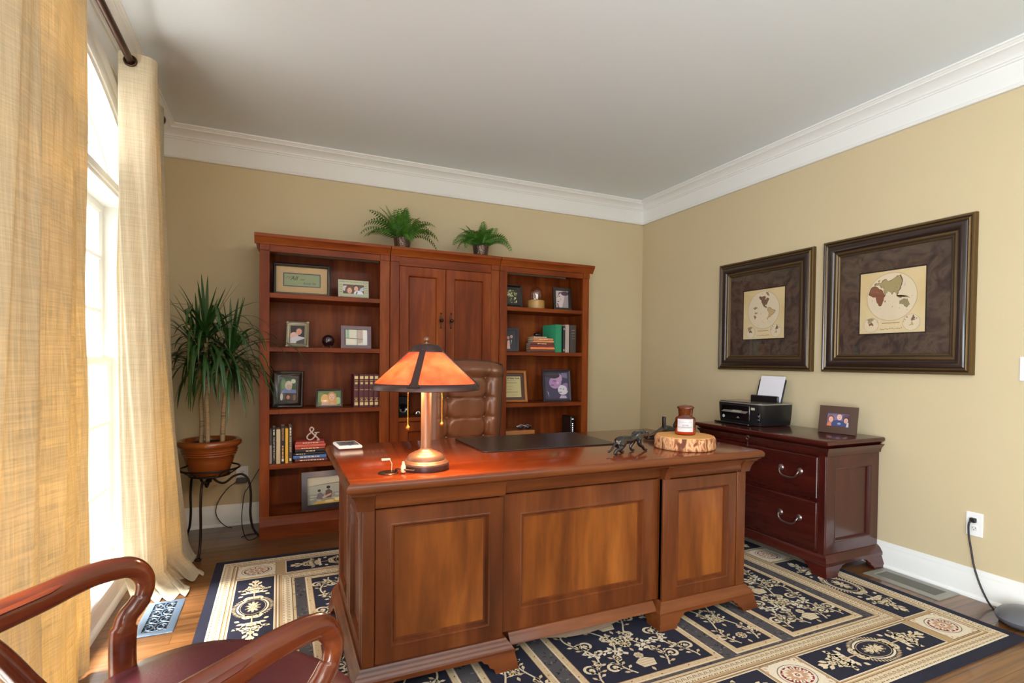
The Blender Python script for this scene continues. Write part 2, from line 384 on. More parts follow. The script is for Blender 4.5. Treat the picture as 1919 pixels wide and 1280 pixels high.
# crown moulding and baseboards
CROWN = [(0, 2.605), (0.02, 2.605), (0.024, 2.612), (0.022, 2.622), (0.013, 2.628), (0.012, 2.64), (0.012, 2.737), (0.02, 2.739), (0.023, 2.747), (0.03, 2.75), (0.03, 2.757),
         (0.036, 2.765), (0.046, 2.776), (0.06, 2.786), (0.072, 2.791), (0.079, 2.792), (0.079, 2.799), (0.086, 2.803), (0.09, 2.81), (0.098, 2.812), (0.1, H), (0, H)]
BASE = [(0, 0), (0.026, 0), (0.026, 0.008), (0.022, 0.016), (0.015, 0.02), (0.015, 0.113), (0.012, 0.117), (0.012, 0.128), (0.009, 0.135), (0.006, 0.146), (0.004, 0.153), (0, 0.153)]
def mould(name, prof):
    for nm, T, a, bb in (('back', lambda d, z, t: (t, YB-d, z), XL, XR), ('right', lambda d, z, t: (XR-d, t, z), YF, YB), ('left', lambda d, z, t: (XL+d, t, z), YF, YB)):
        if name == 'baseboard' and nm == 'left':
            q = MB(); q.sweep(prof, T, YF, WY0-0.02); q.sweep(prof, T, WY1+0.02, bb)
            q.sweep([(0, 0), (0.03, 0), (0.03, 0.01), (0.024, 0.022), (0.012, 0.026), (0.012, 0.118), (0, 0.118)], T, WY0-0.02, WY1+0.02)
        else: q = MB().sweep(prof, T, a, bb)
        structure(q.build(name+'_'+nm if name == 'baseboard' else 'trim_'+{'back': '1', 'right': '2', 'left': '3'}[nm], TRIM, smooth=40))
mould('crown', CROWN); mould('baseboard', BASE)

# the window: a triple double-hung unit under an arched transom
win = bpy.data.objects.new('window_1', None); COL.objects.link(win); structure(win); win.location = (XL, WYC, 0)
def wpt(x, y, z): return (x, y-WYC, z)
b = MB()                                                         # casing on the room side, with its arched head
prof = [(0, 0), (0, 0.012), (0.02, 0.02), (0.05, 0.018), (0.06, 0.026), (0.085, 0.03), (0.092, 0.022), (0.095, 0)]
path = [(WY0, WZ0)]+ARC+[(WY1, WZ0)]
loops = []
for i, (y, z) in enumerate(path):
    if i == 0 or i == len(path)-1: nv = (-1 if i == 0 else 1, 0)
    else:
        e = Vector(((y-WYC)/WA**2, (z-WSP)/WB**2)) if abs(y-WYC) < WA-1e-4 else Vector((y-WYC, 0))
        e.normalize(); nv = (e.x, e.y)
    loops.append([wpt(h, y+nv[0]*d, z+nv[1]*d) for d, h in prof])
b.rings(loops, cap0=True, cap1=True); b.build('window_casing', TRIM, win)
DG = 0.105                                                       # depth of the sash plane
b = MB(); loops = []                                             # jamb liner
for (y, z) in path: loops.append([wpt(0.004, y, z), wpt(-0.15, y, z), wpt(-0.15, y-(0.02 if y > WYC else -0.02), z-(0.02 if z > WSP else 0)), wpt(0.004, y-(0.02 if y > WYC else -0.02), z-(0.02 if z > WSP else 0))])
b.rings(loops, cap0=True, cap1=True); b.build('jamb_liner', TRIM, win)
b = MB(); b.box(-0.15, 0.03, WY0-WYC-0.03, WY1-WYC+0.03, WZ0-0.02, WZ0+0.012); b.build('window_sill', TRIM, win, bevel=0.006)
MUL = [WY0+0.83, WY1-0.83]
for y in MUL:
    b = MB(); b.box(-0.15, -0.012, y-WYC-0.055, y-WYC+0.055, WZ0, WSP-0.03)
    for k in (-0.035, 0, 0.035): b.box(-0.02, -0.006, y-WYC+k-0.011, y-WYC+k+0.011, WZ0, WSP-0.03)
    b.build('mullion_post', TRIM, win, bevel=0.003)
b = MB(); b.box(-0.15, -0.008, WY0-WYC, WY1-WYC, WSP-0.045, WSP+0.02); b.box(-0.02, 0.004, WY0-WYC, WY1-WYC, WSP-0.03, WSP+0.006); b.build('transom_bar', TRIM, win, bevel=0.004)
bays = [(WY0+0.02, MUL[0]-0.055), (MUL[0]+0.055, MUL[1]-0.055), (MUL[1]+0.055, WY1-0.02)]
ZM = 1.20
for (ya, yb_) in bays:
    ya -= WYC; yb_ -= WYC
    for (za, zb, xd, nh) in ((WZ0+0.012, ZM+0.02, -DG+0.012, 3), (ZM-0.02, WSP-0.045, -DG-0.022, 3)):
        s = MB(); fw_ = 0.045
        T = lambda u, v, n, xd=xd: (xd+n, u, v)
        s.mitre(T, yb_-ya, zb-za, [(0, -0.032), (0, 0), (fw_-0.012, 0), (fw_, -0.01), (fw_, -0.032)], ya, za)
        n_v = 1 if (yb_-ya) < 1 else 2
        for k in range(1, n_v+1):
            yy = ya+(yb_-ya)*k/(n_v+1); s.box(xd-0.022, xd-0.004, yy-0.009, yy+0.009, za+fw_, zb-fw_)
        for k in range(1, nh):
            zz = za+(zb-za)*k/nh; s.box(xd-0.024, xd-0.002, ya+fw_, yb_-fw_, zz-0.009, zz+0.009)
        sash = s.build('sash', TRIM, win)
        g = MB(); g.box(xd-0.015, xd-0.011, ya+0.03, yb_-0.03, za+0.03, zb-0.03); g.build('pane', GLASS, sash, smooth=0)
# arched transom: ribs and pane
s = MB()
for y in (MUL[0]-0.0, MUL[1]+0.0): s.box(-DG-0.02, -DG+0.014, y-WYC-0.014, y-WYC+0.014, WSP, archz(y)-0.01)
for (y0, y1, z1) in ((MUL[1]+0.02, WY1-0.32, 0.2), (MUL[0]-0.02, WY0+0.32, 0.2)):
    d = Vector((y1-y0, z1)); n_ = Vector((-d.y, d.x)).normalized()*0.008
    s.prism([(y0-WYC+n_.x, WSP+0.02+n_.y), (y1-WYC+n_.x, WSP+z1+n_.y), (y1-WYC-n_.x, WSP+z1-n_.y), (y0-WYC-n_.x, WSP+0.02-n_.y)], lambda u, v, w: (w, u, v), -DG-0.015, -DG+0.005)
inner = [(WYC-(WA-0.02)*cos(pi*i/NARC)-WYC, WSP+(WB-0.02)*sin(pi*i/NARC)) for i in range(NARC+1)]
inner2 = [(-(WA-0.055)*cos(pi*i/NARC), WSP+(WB-0.055)*sin(pi*i/NARC)) for i in range(NARC+1)]
s.rings([[(-DG+0.012, a[0], a[1]), (-DG+0.012, c_[0], c_[1]), (-DG-0.02, c_[0], c_[1]), (-DG-0.02, a[0], a[1])] for a, c_ in zip(inner, inner2)], cap0=True, cap1=True)
tr = s.build('transom_sash', TRIM, win)
g = MB(); g.prism([(a, z) for a, z in inner], lambda u, v, w: (w, u, v), -DG-0.004, -DG, 0); g.build('pane', GLASS, tr, smooth=0)

# unseen second window of the same wall, added for its light
win2 = bpy.data.objects.new('added_window', None); COL.objects.link(win2); structure(win2); win2.location = (XL, (SW0+SW1)/2, 0)
hw2 = (SW1-SW0)/2
b = MB(); b.mitre(lambda u, v, n: (n, u, v), 2*hw2+0.18, SWZ-WZ0+0.18, [(0, 0), (0, 0.02), (0.05, 0.024), (0.08, 0.014), (0.09, 0.012), (0.09, -0.15), (0.11, -0.15)], -hw2-0.09, WZ0-0.09); b.build('window_casing', TRIM, win2, smooth=30)
for k in range(3):
    ya = -hw2+2*hw2*k/3; s = MB(); T = lambda u, v, n: (-0.1+n, u, v)
    s.mitre(T, 2*hw2/3, SWZ-WZ0, [(0, -0.03), (0, 0.01), (0.05, 0.01), (0.05, -0.03)], ya, WZ0); s.box(-0.13, -0.09, ya+0.05, ya+2*hw2/3-0.05, 1.18, 1.23); sash = s.build('sash', TRIM, win2)
    g = MB(); g.box(-0.116, -0.112, ya+0.03, ya+2*hw2/3-0.03, WZ0+0.03, SWZ-0.03); g.build('pane', GLASS, sash, smooth=0)
# ---------------------------------------------------------------- wall plates, registers, cords
def outlet(loc, rotz, label, two=True):
    t = thing('wall_outlet', label, 'outlet', loc, rotz, None)
    b = MB(); b.box(-0.0385, 0.0385, -0.006, 0, -0.0625, 0.0625); b.build('cover_plate', WHITEP, t, bevel=0.003)
    for z in (-0.021, 0.021):
        r = MB(); r.prism([(0.0165*cos(2*pi*i/24), max(-0.0135, min(0.0135, 0.0165*sin(2*pi*i/24)))+z) for i in range(24)], TF(0), 0.004, 0.008)
        rr = r.build('receptacle', mat('receptacle_plastic', (228, 228, 226), 0.4), t)
        h = MB(); h.box(-0.0075, -0.0055, -0.0086, -0.0078, z-0.001, z+0.007); h.box(0.0055, 0.0075, -0.0086, -0.0078, z-0.001, z+0.007)
        h.prism([(0.0025*cos(2*pi*i/10), 0.0025*sin(2*pi*i/10)+z-0.007) for i in range(10)], TF(0), 0.0078, 0.0086)
        h.build('slot', BLACKP, rr, smooth=0)
    return t
outlet((XR, 1.53, 0.387), -pi/2, 'white wall outlet under the framed maps with a black plug in its upper socket')
outlet((-0.246, YB, 0.365), 0, 'white wall outlet beside the bookcase behind the plant stand')
t = thing('light_switch', 'white light switch plate at the right edge of the room wall', 'light switch', (XR, 1.322, 1.21), -pi/2)
b = MB(); b.box(-0.0385, 0.0385, -0.006, 0, -0.06, 0.06); b.build('cover_plate', WHITEP, t, bevel=0.003)
b = MB(); b.box(-0.006, 0.006, -0.016, -0.005, -0.004, 0.014); b.build('toggle', WHITEP, t, bevel=0.002)

t = thing('power_cord', 'black power cord running from right wall outlet down to the floor', 'cord', (XR, 1.53, 0.41))
b = MB(); b.box(-0.03, -0.007, -0.013, 0.013, -0.012, 0.012); b.build('plug', BLKCORD, t, bevel=0.004)
pts = [(-0.024, 0, 0), (-0.03, 0.012, -0.02), (-0.028, 0.012, -0.08), (-0.03, -0.002, -0.16), (-0.034, -0.02, -0.245), (-0.045, -0.06, -0.34), (-0.075, -0.12, -0.405), (-0.12, -0.2, -0.4055), (-0.16, -0.26, -0.405)]
b = MB(); b.tube(smooth_path(pts, 8), 0.0045, 10); b.build('cable', BLKCORD, t)

t = thing('floor_appliance', 'dark grey rounded plastic appliance on the floor at the right edge', 'appliance', (3.19, 1.25, 0))
gm = mat('dark_grey_plastic', (92, 94, 102), 0.35)
b = MB(); b.lathe([(0.0, 0.012), (0.085, 0.012), (0.105, 0.03), (0.11, 0.045), (0.095, 0.065), (0.06, 0.08), (0.0, 0.085)], 36, (0, 0, 0)); b.v = [(x*(1.25 if x < 0 else 1), y, z) for x, y, z in b.v]; b.build('housing', gm, t, smooth=60)
b = MB(); b.lathe([(0.0, 0), (0.08, 0), (0.1, 0.008), (0.1, 0.02), (0, 0.02)], 32); b.build('base', BLACKP, t)

# floor registers
regm = mat('steel_blue_painted_metal', (108, 128, 152), 0.4, 0.5); dark = mat('dark_duct', (14, 14, 16), 0.8)
t = thing('floor_register', 'blue grey scrollwork floor register on the oak boards by the window', 'floor register', (-0.505, 2.95, 0))
b = MB(); b.box(-0.072, 0.072, -0.175, 0.175, 0, 0.0006); b.build('duct', dark, t, smooth=0)
b = MB(); b.mitre(TZ(0), 0.154, 0.365, [(0, 0), (0, 0.003), (0.005, 0.006), (0.03, 0.006), (0.03, 0.001)], -0.077, -0.1825)
for k in range(4):
    yc = -0.112+0.075*k
    for sx in (-1, 1):
        p = [(sx*(0.024+0.02*(1-i/26*0.75)*cos(i*0.36+0.4)), yc+0.03*(1-i/26*0.7)*sin(i*0.36+0.4), 0.004) for i in range(22)]
        b.tube(p, 0.0036, 6, upv=(0, 0, 1))
        b.tube([(sx*0.047, yc-0.036, 0.004), (sx*0.03, yc-0.026, 0.004), (0.0, yc-0.037, 0.004)], 0.003, 6, upv=(0, 0, 1))
    b.tube([(-0.002, yc-0.04, 0.004), (0.004, yc-0.02, 0.004), (-0.004, yc+0.0, 0.004), (0.002, yc+0.04, 0.004)], 0.0034, 6, upv=(0, 0, 1))
b.build('grille', regm, t)
nick = mat('brushed_nickel', (152, 150, 142), 0.45, 0.25)
t = thing('floor_register', 'long flat nickel floor register on dark boards along the right baseboard', 'floor register', (3.205, 1.77, 0))
b = MB(); b.box(-0.07, 0.07, -0.175, 0.175, 0, 0.002); b.build('duct', mat('register_screen', (88, 88, 84), 0.5, 0.5), t, smooth=0)
b = MB(); b.mitre(TZ(0), 0.19, 0.395, [(0, 0), (0, 0.004), (0.008, 0.007), (0.04, 0.007), (0.042, 0.0)], -0.095, -0.1975); b.build('rim', nick, t)
b = MB()
for k in range(46): b.box(-0.054, 0.054, -0.152+k*0.0067, -0.152+k*0.0067+0.0035, 0.001, 0.0045)
b.build('louvre', mat('register_louvre', (118, 117, 110), 0.5, 0.2), t, smooth=0)

# ---------------------------------------------------------------- curtain rod and curtains
RX, RZ = XL+0.115, 2.605
t = thing('curtain_rod', 'dark bronze curtain rod running above the arched window', 'curtain rod', (RX, 2.45, RZ))
b = MB(); b.tube([(0, -1.6, 0), (0, 1.24, 0)], 0.0155, 16); b.build('pole', BRONZE, t)
for y in (-1.6, 1.24):
    b = MB(); b.sphere((0, y+(0.03 if y > 0 else -0.03), 0), 0.032); b.tube([(0, y-0.01, 0), (0, y+0.01, 0)], 0.022, 14); b.build('finial', BRONZE, t)
for y in (-1.48, 1.18):
    b = MB(); b.tube([(-0.112, y, -0.004), (0, y, -0.017)], 0.007, 8); b.box(-0.115, -0.108, y-0.025, y+0.025, -0.04, 0.03); b.build('bracket', BRONZE, t, bevel=0.002)

def curtain(label, yc, top, bot, z0, nz, zt, grom, puddle=None):
    t = thing('curtain', label, 'curtain', (RX, yc, 0))
    P = smooth_path([(x, y, 0) for x, y in top], 12); Q = smooth_path([(x, y, 0) for x, y in bot], 12)
    b = MB(); n = len(P); L = 0; arcl = [0]
    for i in range(1, n): L += (P[i]-P[i-1]).length; arcl.append(L)
    zs = [zt+(z0-zt)*(k/nz) for k in range(nz+1)]; loops = []
    for k, z in enumerate(zs):
        s = k/nz; w = s**2.2 if puddle else s
        row = []
        for i in range(n):
            p = P[i].lerp(Q[i], w)
            wob = 0.006*sin(3.1*z+i*0.35)+0.003*sin(7*z+i*0.9)
            row.append((p.x-RX+wob*min(1, s*3), p.y-yc+wob*0.6*min(1, s*3), z))
        loops.append(row)
    if puddle:
        for (dz, ex, ey) in puddle:
            last = loops[-1]; row = []
            for i in range(n):
                u = i/(n-1); f = 0.35+0.65*sin(pi*min(1, u*1.15))
                x, y, z = last[i]; row.append((x+ex*f, y+ey*f+0.012*sin(i*0.5), max(0.004, dz+0.004*sin(i*0.8))))
            loops.append(row)
    b.rings(loops, closed=False)
    o = b.build('linen_cloth', LINEN, t, smooth=180, recalc=False)
    me = o.data; uvl = me.uv_layers.new(name='UVMap'); nr = len(loops)
    for p in me.polygons:
        for li in p.loop_indices:
            vi = me.loops[li].vertex_index; uvl.data[li].uv = (arcl[vi % n], loops[vi//n][0][2] if vi//n <= nz else -0.05*(vi//n-nz))
    for gy in grom:
        g = MB(); g.tube([(0.0225*cos(2*pi*i/24), gy-yc, RZ+0.0225*sin(2*pi*i/24)) for i in range(24)], 0.0058, 8, closed=True); g.build('grommet', BRONZE, t)
    return t
# far panel, gathered between y 3.05 and 3.8
ftop = [(XL+0.06, 3.085), (RX-0.04, 3.065), (RX+0.03, 3.065), (RX+0.08, 3.08), (RX+0.095, 3.13), (RX+0.05, 3.2), (RX-0.05, 3.24), (RX-0.06, 3.29), (RX+0.02, 3.33), (RX+0.055, 3.39), (RX+0.02, 3.46), (RX-0.06, 3.5), (RX-0.05, 3.56), (RX+0.01, 3.6), (RX+0.03, 3.67), (RX, 3.74), (RX-0.06, 3.77)]
fbot = [(XL+0.03, 3.275), (RX-0.06, 3.245), (RX+0.01, 3.24), (RX+0.05, 3.25), (RX+0.10, 3.31), (RX+0.06, 3.38), (RX-0.03, 3.41), (RX-0.03, 3.46), (RX+0.07, 3.50), (RX+0.13, 3.56), (RX+0.07, 3.62), (RX-0.03, 3.65), (RX, 3.70), (RX+0.08, 3.73), (RX+0.125, 3.79), (RX+0.05, 3.83), (RX-0.06, 3.82)]
curtain('cream linen curtain beside the potted plant, its hem puddled on the floor', 3.4, ftop, fbot, 0.10, 40, 2.648, (3.054,), puddle=[(0.055, 0.03, 0.0), (0.022, 0.04, -0.03), (0.008, 0.03, -0.05), (0.006, 0.03, -0.04)])
ntop = [(-0.655, 2.515), (-0.668, 2.47), (-0.665, 2.40), (-0.63, 2.27), (-0.605, 2.12), (-0.625, 2.02), (-0.655, 1.97), (-0.69, 1.92), (-0.70, 1.86), (-0.66, 1.81), (-0.60, 1.805), (-0.565, 1.785), (-0.566, 1.70), (-0.60, 1.63), (-0.66, 1.60), (-0.70, 1.56), (-0.705, 1.52)]
nbot = [(x-0.012, y+0.02) for x, y in ntop]
curtain('golden backlit linen curtain at the near end of the window', 1.9, ntop, nbot, 0.012, 40, 2.648, (2.28, 1.8, 1.62))
# ================================================================ RUG
NAVY, CREAM, BEIGE, TAN, BROWN, RED, GREY, LCREAM = (24, 26, 50), (232, 214, 182), (218, 192, 152), (194, 162, 120), (116, 80, 52), (140, 34, 50), (82, 78, 82), (240, 228, 206)
RX0, RX1, RY0, RY1 = -0.335, 3.035, 1.185, 3.585
rugth = 0.009
R = MB()
def rz(l): return rugth+0.00035*l
def rrect(x0, y0, x1, y1, c, l): R.add([(x0, y0, rz(l)), (x1, y0, rz(l)), (x1, y1, rz(l)), (x0, y1, rz(l))], [(0, 1, 2, 3)], 0, c)
def rpoly(P, c, l): R.add([(x, y, rz(l)) for x, y in P], [tuple(range(len(P)))], 0, c)
def rband(x0, y0, x1, y1, w, c, l):
    rrect(x0, y0, x1, y0+w, c, l); rrect(x0, y1-w, x1, y1, c, l); rrect(x0, y0+w, x0+w, y1-w, c, l); rrect(x1-w, y0+w, x1, y1-w, c, l)
def rell(x, y, a, bb, c, l, n=28, F=None): rpoly([(F or (lambda u, v: (u, v)))(x+a*cos(2*pi*i/n), y+bb*sin(2*pi*i/n)) for i in range(n)], c, l)
def rring(x, y, a, bb, w, c, l, n=32, F=lambda u, v: (u, v)):
    P = [F(x+a*cos(2*pi*i/n), y+bb*sin(2*pi*i/n)) for i in range(n)]; Q = [F(x+(a-w)*cos(2*pi*i/n), y+(bb-w)*sin(2*pi*i/n)) for i in range(n)]
    for i in range(n): rpoly([P[i], P[(i+1) % n], Q[(i+1) % n], Q[i]], c, l)
def rrib(P, w, c, l, F=lambda u, v: (u, v)):
    n = len(P); A = []; B = []
    for i in range(n):
        ax, ay = P[max(0, i-1)]; bx, by = P[min(n-1, i+1)]; dx, dy = bx-ax, by-ay; d = sqrt(dx*dx+dy*dy) or 1; ww = w[i] if isinstance(w, list) else w
        A.append(F(P[i][0]-dy/d*ww/2, P[i][1]+dx/d*ww/2)); B.append(F(P[i][0]+dy/d*ww/2, P[i][1]-dx/d*ww/2))
    for i in range(n-1): rpoly([A[i], A[i+1], B[i+1], B[i]], c, l)
def leaf(x, y, ang, L, wd, c, l, F=lambda u, v: (u, v)):
    ca, sa = cos(ang), sin(ang)
    pts = [(0, 0), (0.3, 0.42), (0.6, 0.5), (1, 0), (0.6, -0.5), (0.3, -0.42)]
    rpoly([F(x+ca*u*L-sa*v*wd, y+sa*u*L+ca*v*wd) for u, v in pts], c, l)
def spiral(x, y, ang, size, turn, w, c, l, F=lambda u, v: (u, v), turns=1.35, eye=True):
    # starts at (x,y) heading ang, curls with sign turn
    P = []; n = 20; cx, cy = x-sin(ang)*size*turn, y+cos(ang)*size*turn
    a0 = atan2(y-cy, x-cx)
    for i in range(n+1):
        t = i/n; r = size*(1-0.78*t); a = a0+turn*2*pi*turns*t; P.append((cx+r*cos(a), cy+r*sin(a)))
    rrib(P, [w*(0.8+0.5*sin(pi*i/n)) for i in range(n+1)], c, l, F)
    if eye: rell(cx, cy, size*0.2, size*0.2, c, l, 8, F)
    return cx, cy
def flower(x, y, r, c, l, F=lambda u, v: (u, v), n=8, c2=TAN):
    for i in range(n): rell(x+r*0.62*cos(2*pi*i/n), y+r*0.62*sin(2*pi*i/n), r*0.36, r*0.36, c, l, 8, F)
    rell(x, y, r*0.42, r*0.42, c2, l+1, 10, F); rell(x, y, r*0.2, r*0.2, c, l+2, 8, F)
def acanthus(P, w, c, l, F=lambda u, v: (u, v)):
    n = len(P); rrib(P, [w*0.5*(1-0.6*i/(n-1)) for i in range(n)], c, l, F)
    for i in range(1, n, 2):
        ax, ay = P[i-1]; bx, by = P[min(n-1, i+1)]; a = atan2(by-ay, bx-ax); k = 1-0.55*i/n
        leaf(P[i][0], P[i][1], a+0.85, w*1.15*k, w*0.6*k, c, l, F); leaf(P[i][0], P[i][1], a-0.85, w*1.15*k, w*0.6*k, c, l, F)
def guard(x0, y0, x1, y1, w, horiz, flip=False):
    # patterned guard stripe: cream ground with small brown scallops and a beaded edge
    rrect(x0, y0, x1, y1, CREAM, 1)
    if horiz:
        L = x1-x0; n = int(L/0.028)
        for i in range(n):
            x = x0+(i+0.5)*L/n; yc = (y0+y1)/2
            rrib([(x-0.011, yc-w*0.12), (x-0.006, yc+w*0.2), (x+0.004, yc+w*0.2), (x+0.011, yc-w*0.12)], 0.003, BROWN, 2)
            rell(x, yc+w*0.02, 0.004, w*0.1, TAN, 2, 6)
            rrect(x-0.005, y0+w*0.04, x+0.002, y0+w*0.16, BROWN, 2); rrect(x+0.007, y0+w*0.04, x+0.0125, y0+w*0.16, BROWN, 2)
            rrect(x-0.005, y1-w*0.13, x+0.001, y1-w*0.05, TAN, 2)
    else:
        L = y1-y0; n = int(L/0.028)
        for i in range(n):
            y = y0+(i+0.5)*L/n; xc = (x0+x1)/2; s = -1 if flip else 1
            rrib([(xc-s*w*0.12, y-0.011), (xc+s*w*0.2, y-0.006), (xc+s*w*0.2, y+0.004), (xc-s*w*0.12, y+0.011)], 0.003, BROWN, 2)
            rell(xc+s*w*0.02, y, w*0.1, 0.004, TAN, 2, 6)
            e = x0+w*0.04 if not flip else x1-w*0.16
            rrect(e, y-0.005, e+w*0.12, y+0.002, BROWN, 2); rrect(e, y+0.007, e+w*0.12, y+0.0125, BROWN, 2)
R.box(RX0, RX1, RY0, RY1, 0, rugth, 0, NAVY)
def inset(d): return RX0+d, RY0+d, RX1-d, RY1-d
def stripe(d0, d1, c, l=1): x0, y0, x1, y1 = inset(d0); rband(x0, y0, x1, y1, d1-d0, c, l)
stripe(0.045, 0.052, LCREAM)
def guardband(d0, d1):
    x0, y0, x1, y1 = inset(d0); w = d1-d0
    guard(x0, y0, x1, y0+w, w, True); guard(x0, y1-w, x1, y1, w, True); guard(x0, y0+w, x0+w, y1-w, w, False); guard(x1-w, y0+w, x1, y1-w, w, False, True)
guardband(0.052, 0.098)
for a, c_ in ((0.098, BROWN), (0.101, TAN), (0.108, CREAM), (0.116, BROWN)): stripe(a, {0.098: 0.101, 0.101: 0.108, 0.108: 0.116, 0.116: 0.119}[a], c_)
D0, D1 = 0.119, 0.322                                             # panel zone of the main border
x0, y0, x1, y1 = inset(D0); rband(x0, y0, x1, y1, D1-D0, TAN, 1)
for a, b_, c_ in ((0.322, 0.326, BROWN), (0.326, 0.334, CREAM), (0.334, 0.338, BROWN), (0.338, 0.352, TAN)): stripe(a, b_, c_)
guardband(0.352, 0.396); stripe(0.396, 0.400, BROWN); stripe(0.400, 0.412, BEIGE)
GX0, GY0, GX1, GY1 = inset(0.412); rrect(GX0, GY0, GX1, GY1, GREY, 1)
# speckled grey field
rr_ = random.Random(3)
for i in range(5200):
    x = rr_.uniform(GX0, GX1-0.012); y = rr_.uniform(GY0, GY1-0.01); a = rr_.uniform(0, pi); L = 0.015
    c_ = rr_.choice([(34, 32, 38), (136, 128, 124), (26, 26, 34), (112, 106, 106), (48, 44, 48)])
    rpoly([(x, y), (x+L*cos(a), y+L*sin(a)), (x+L*cos(a)-0.005*sin(a), y+L*sin(a)+0.005*cos(a)), (x-0.005*sin(a), y+0.005*cos(a))], c_, 2)

def medallion(F, a, bb, l, ring=LCREAM, ground=NAVY, fringe=True):
    if fringe:
        n = 44
        for i in range(n):
            t = 2*pi*i/n; leaf(a*1.02*cos(t), bb*1.02*sin(t), atan2(sin(t)*a, cos(t)*bb)+0.35, 0.022, 0.009, BEIGE, l, F)
    rring(0, 0, a, bb, 0.009, ring, l+1, 36, F); rell(0, 0, a-0.009, bb-0.009, ground, l+1, 30, F)
    rring(0, 0, a-0.014, bb-0.014, 0.003, BEIGE, l+2, 30, F)
    for i in range(10):
        t = 2*pi*i/10; x, y = (a-0.038)*0.8*cos(t), (bb-0.038)*0.8*sin(t); leaf(x*0.35, y*0.35, atan2(y, x), 0.034*(0.7+0.5*abs(cos(t))), 0.014, CREAM, l+2, F)
        rell(x*1.12, y*1.12, 0.0065, 0.0065, BEIGE, l+2, 7, F)
    flower(0, 0, 0.022, CREAM, l+3, F, 6)
def navy_panel(F, Lh, Wh):
    # local frame: u along the border (half length Lh), v across it (half width Wh)
    def q(u0, v0, u1, v1, c, l): rpoly([F(u0, v0), F(u1, v0), F(u1, v1), F(u0, v1)], c, l)
    q(-Lh, -Wh, Lh, Wh, LCREAM, 2); q(-Lh+0.005, -Wh+0.005, Lh-0.005, Wh-0.005, NAVY, 3)
    medallion(F, min(0.098, Lh*0.45), Wh*0.74, 4)
    for s in (-1, 1):
        G = lambda u, v, s=s: F(s*u, v)
        u0 = min(0.098, Lh*0.45)+0.02
        rrib([(u0-0.01, 0), (Lh-0.03, 0)], 0.006, BEIGE, 4, G)
        for m in (-1, 1):
            K = lambda u, v, G=G, m=m: G(u, v*m)
            spiral(u0+0.0, 0.004, 0.9, 0.024, 1, 0.01, CREAM, 5, K)
            spiral(u0+0.05, 0.004, 0.75, 0.027, -1, 0.01, LCREAM, 5, K)
            spiral(u0+0.125, 0.006, 1.1, 0.029, 1, 0.011, CREAM, 5, K)
            for (du, dv, an, L) in ((0.05, 0.03, 1.3, 0.03), (0.075, 0.022, 0.5, 0.036), (0.1, 0.04, 1.9, 0.03), (0.115, 0.02, 0.3, 0.032), (0.03, 0.05, 2.2, 0.024), (0.09, 0.055, 1.0, 0.024), (0.16, 0.012, 0.5, 0.034), (0.185, 0.004, 0.25, 0.03)):
                if u0+du < Lh-0.03: leaf(u0+du, dv, an, L*1.15, 0.019, CREAM, 5, K)
        for (du, w) in ((0.07, 0.02), (0.15, 0.018)):
            if u0+du < Lh-0.03: flower(u0+du, 0, w, CREAM, 6, G, 6)
        leaf(u0+0.17, 0, 0, 0.045, 0.018, CREAM, 6, G)
def cream_square(F, h, w):
    def q(a, c, l, bb=None): rpoly([F(-a, -(bb or a)), F(a, -(bb or a)), F(a, bb or a), F(-a, bb or a)], c, l)
    q(h, BROWN, 2, w); q(h-0.003, LCREAM, 3, w-0.003)
    rring(0, 0, h*0.78, w*0.72, 0.003, GREY, 4, 32, F); rring(0, 0, h*0.66, w*0.58, 0.02, RED, 4, 30, F); rell(0, 0, h*0.66-0.018, w*0.58-0.018, (206, 160, 130), 5, 24, F)
    for i in range(12):
        t = 2*pi*i/12; leaf(h*0.32*cos(t), w*0.3*sin(t), t, 0.032, 0.012, LCREAM, 6, F); rell(h*0.52*cos(t+0.2), w*0.45*sin(t+0.2), 0.007, 0.007, LCREAM, 6, 7, F)
    flower(0, 0, 0.022, LCREAM, 6, F, 6, RED)
    for sx in (-1, 1):
        for sy in (-1, 1):
            K = lambda u, v, sx=sx, sy=sy: F(u*sx, v*sy)
            spiral(h*0.62, w*0.86, 0.1, 0.009, 1, 0.003, TAN, 4, K); spiral(h*0.86, w*0.62, 1.4, 0.009, -1, 0.003, TAN, 4, K); leaf(h*0.76, w*0.76, 0.8, 0.018, 0.008, TAN, 4, K)
DM = (D0+D1)/2; HW = (D1-D0)/2-0.005
lxs = [-0.205+0.103, 2.69+0.1025]
XC, YC = (RX0+RX1)/2, (RY0+RY1)/2
# long sides (along x): corner | navy | square | navy | square | navy | corner
segx = [('s', RX0+DM), ('n', XC-0.955), ('s', XC-0.485), ('n', XC), ('s', XC+0.485), ('n', XC+0.955), ('s', RX1-DM)]
for yy, f in ((RY0+DM, 1), (RY1-DM, -1)):
    for k, (ty, xx) in enumerate(segx):
        F = lambda u, v, xx=xx, yy=yy, f=f: (xx+u, yy+v*f)
        if ty == 's': cream_square(F, 0.1, HW)
        else: navy_panel(F, 0.36 if k != 3 else 0.375, HW)
for xx, f in ((RX0+DM, 1), (RX1-DM, -1)):
    for ty, yy in (('n', YC-0.49), ('s', YC), ('n', YC+0.49)):
        F = lambda u, v, xx=xx, yy=yy, f=f: (xx+v*f, yy+u)
        if ty == 's': cream_square(F, 0.1, HW)
        else: navy_panel(F, 0.375, HW)
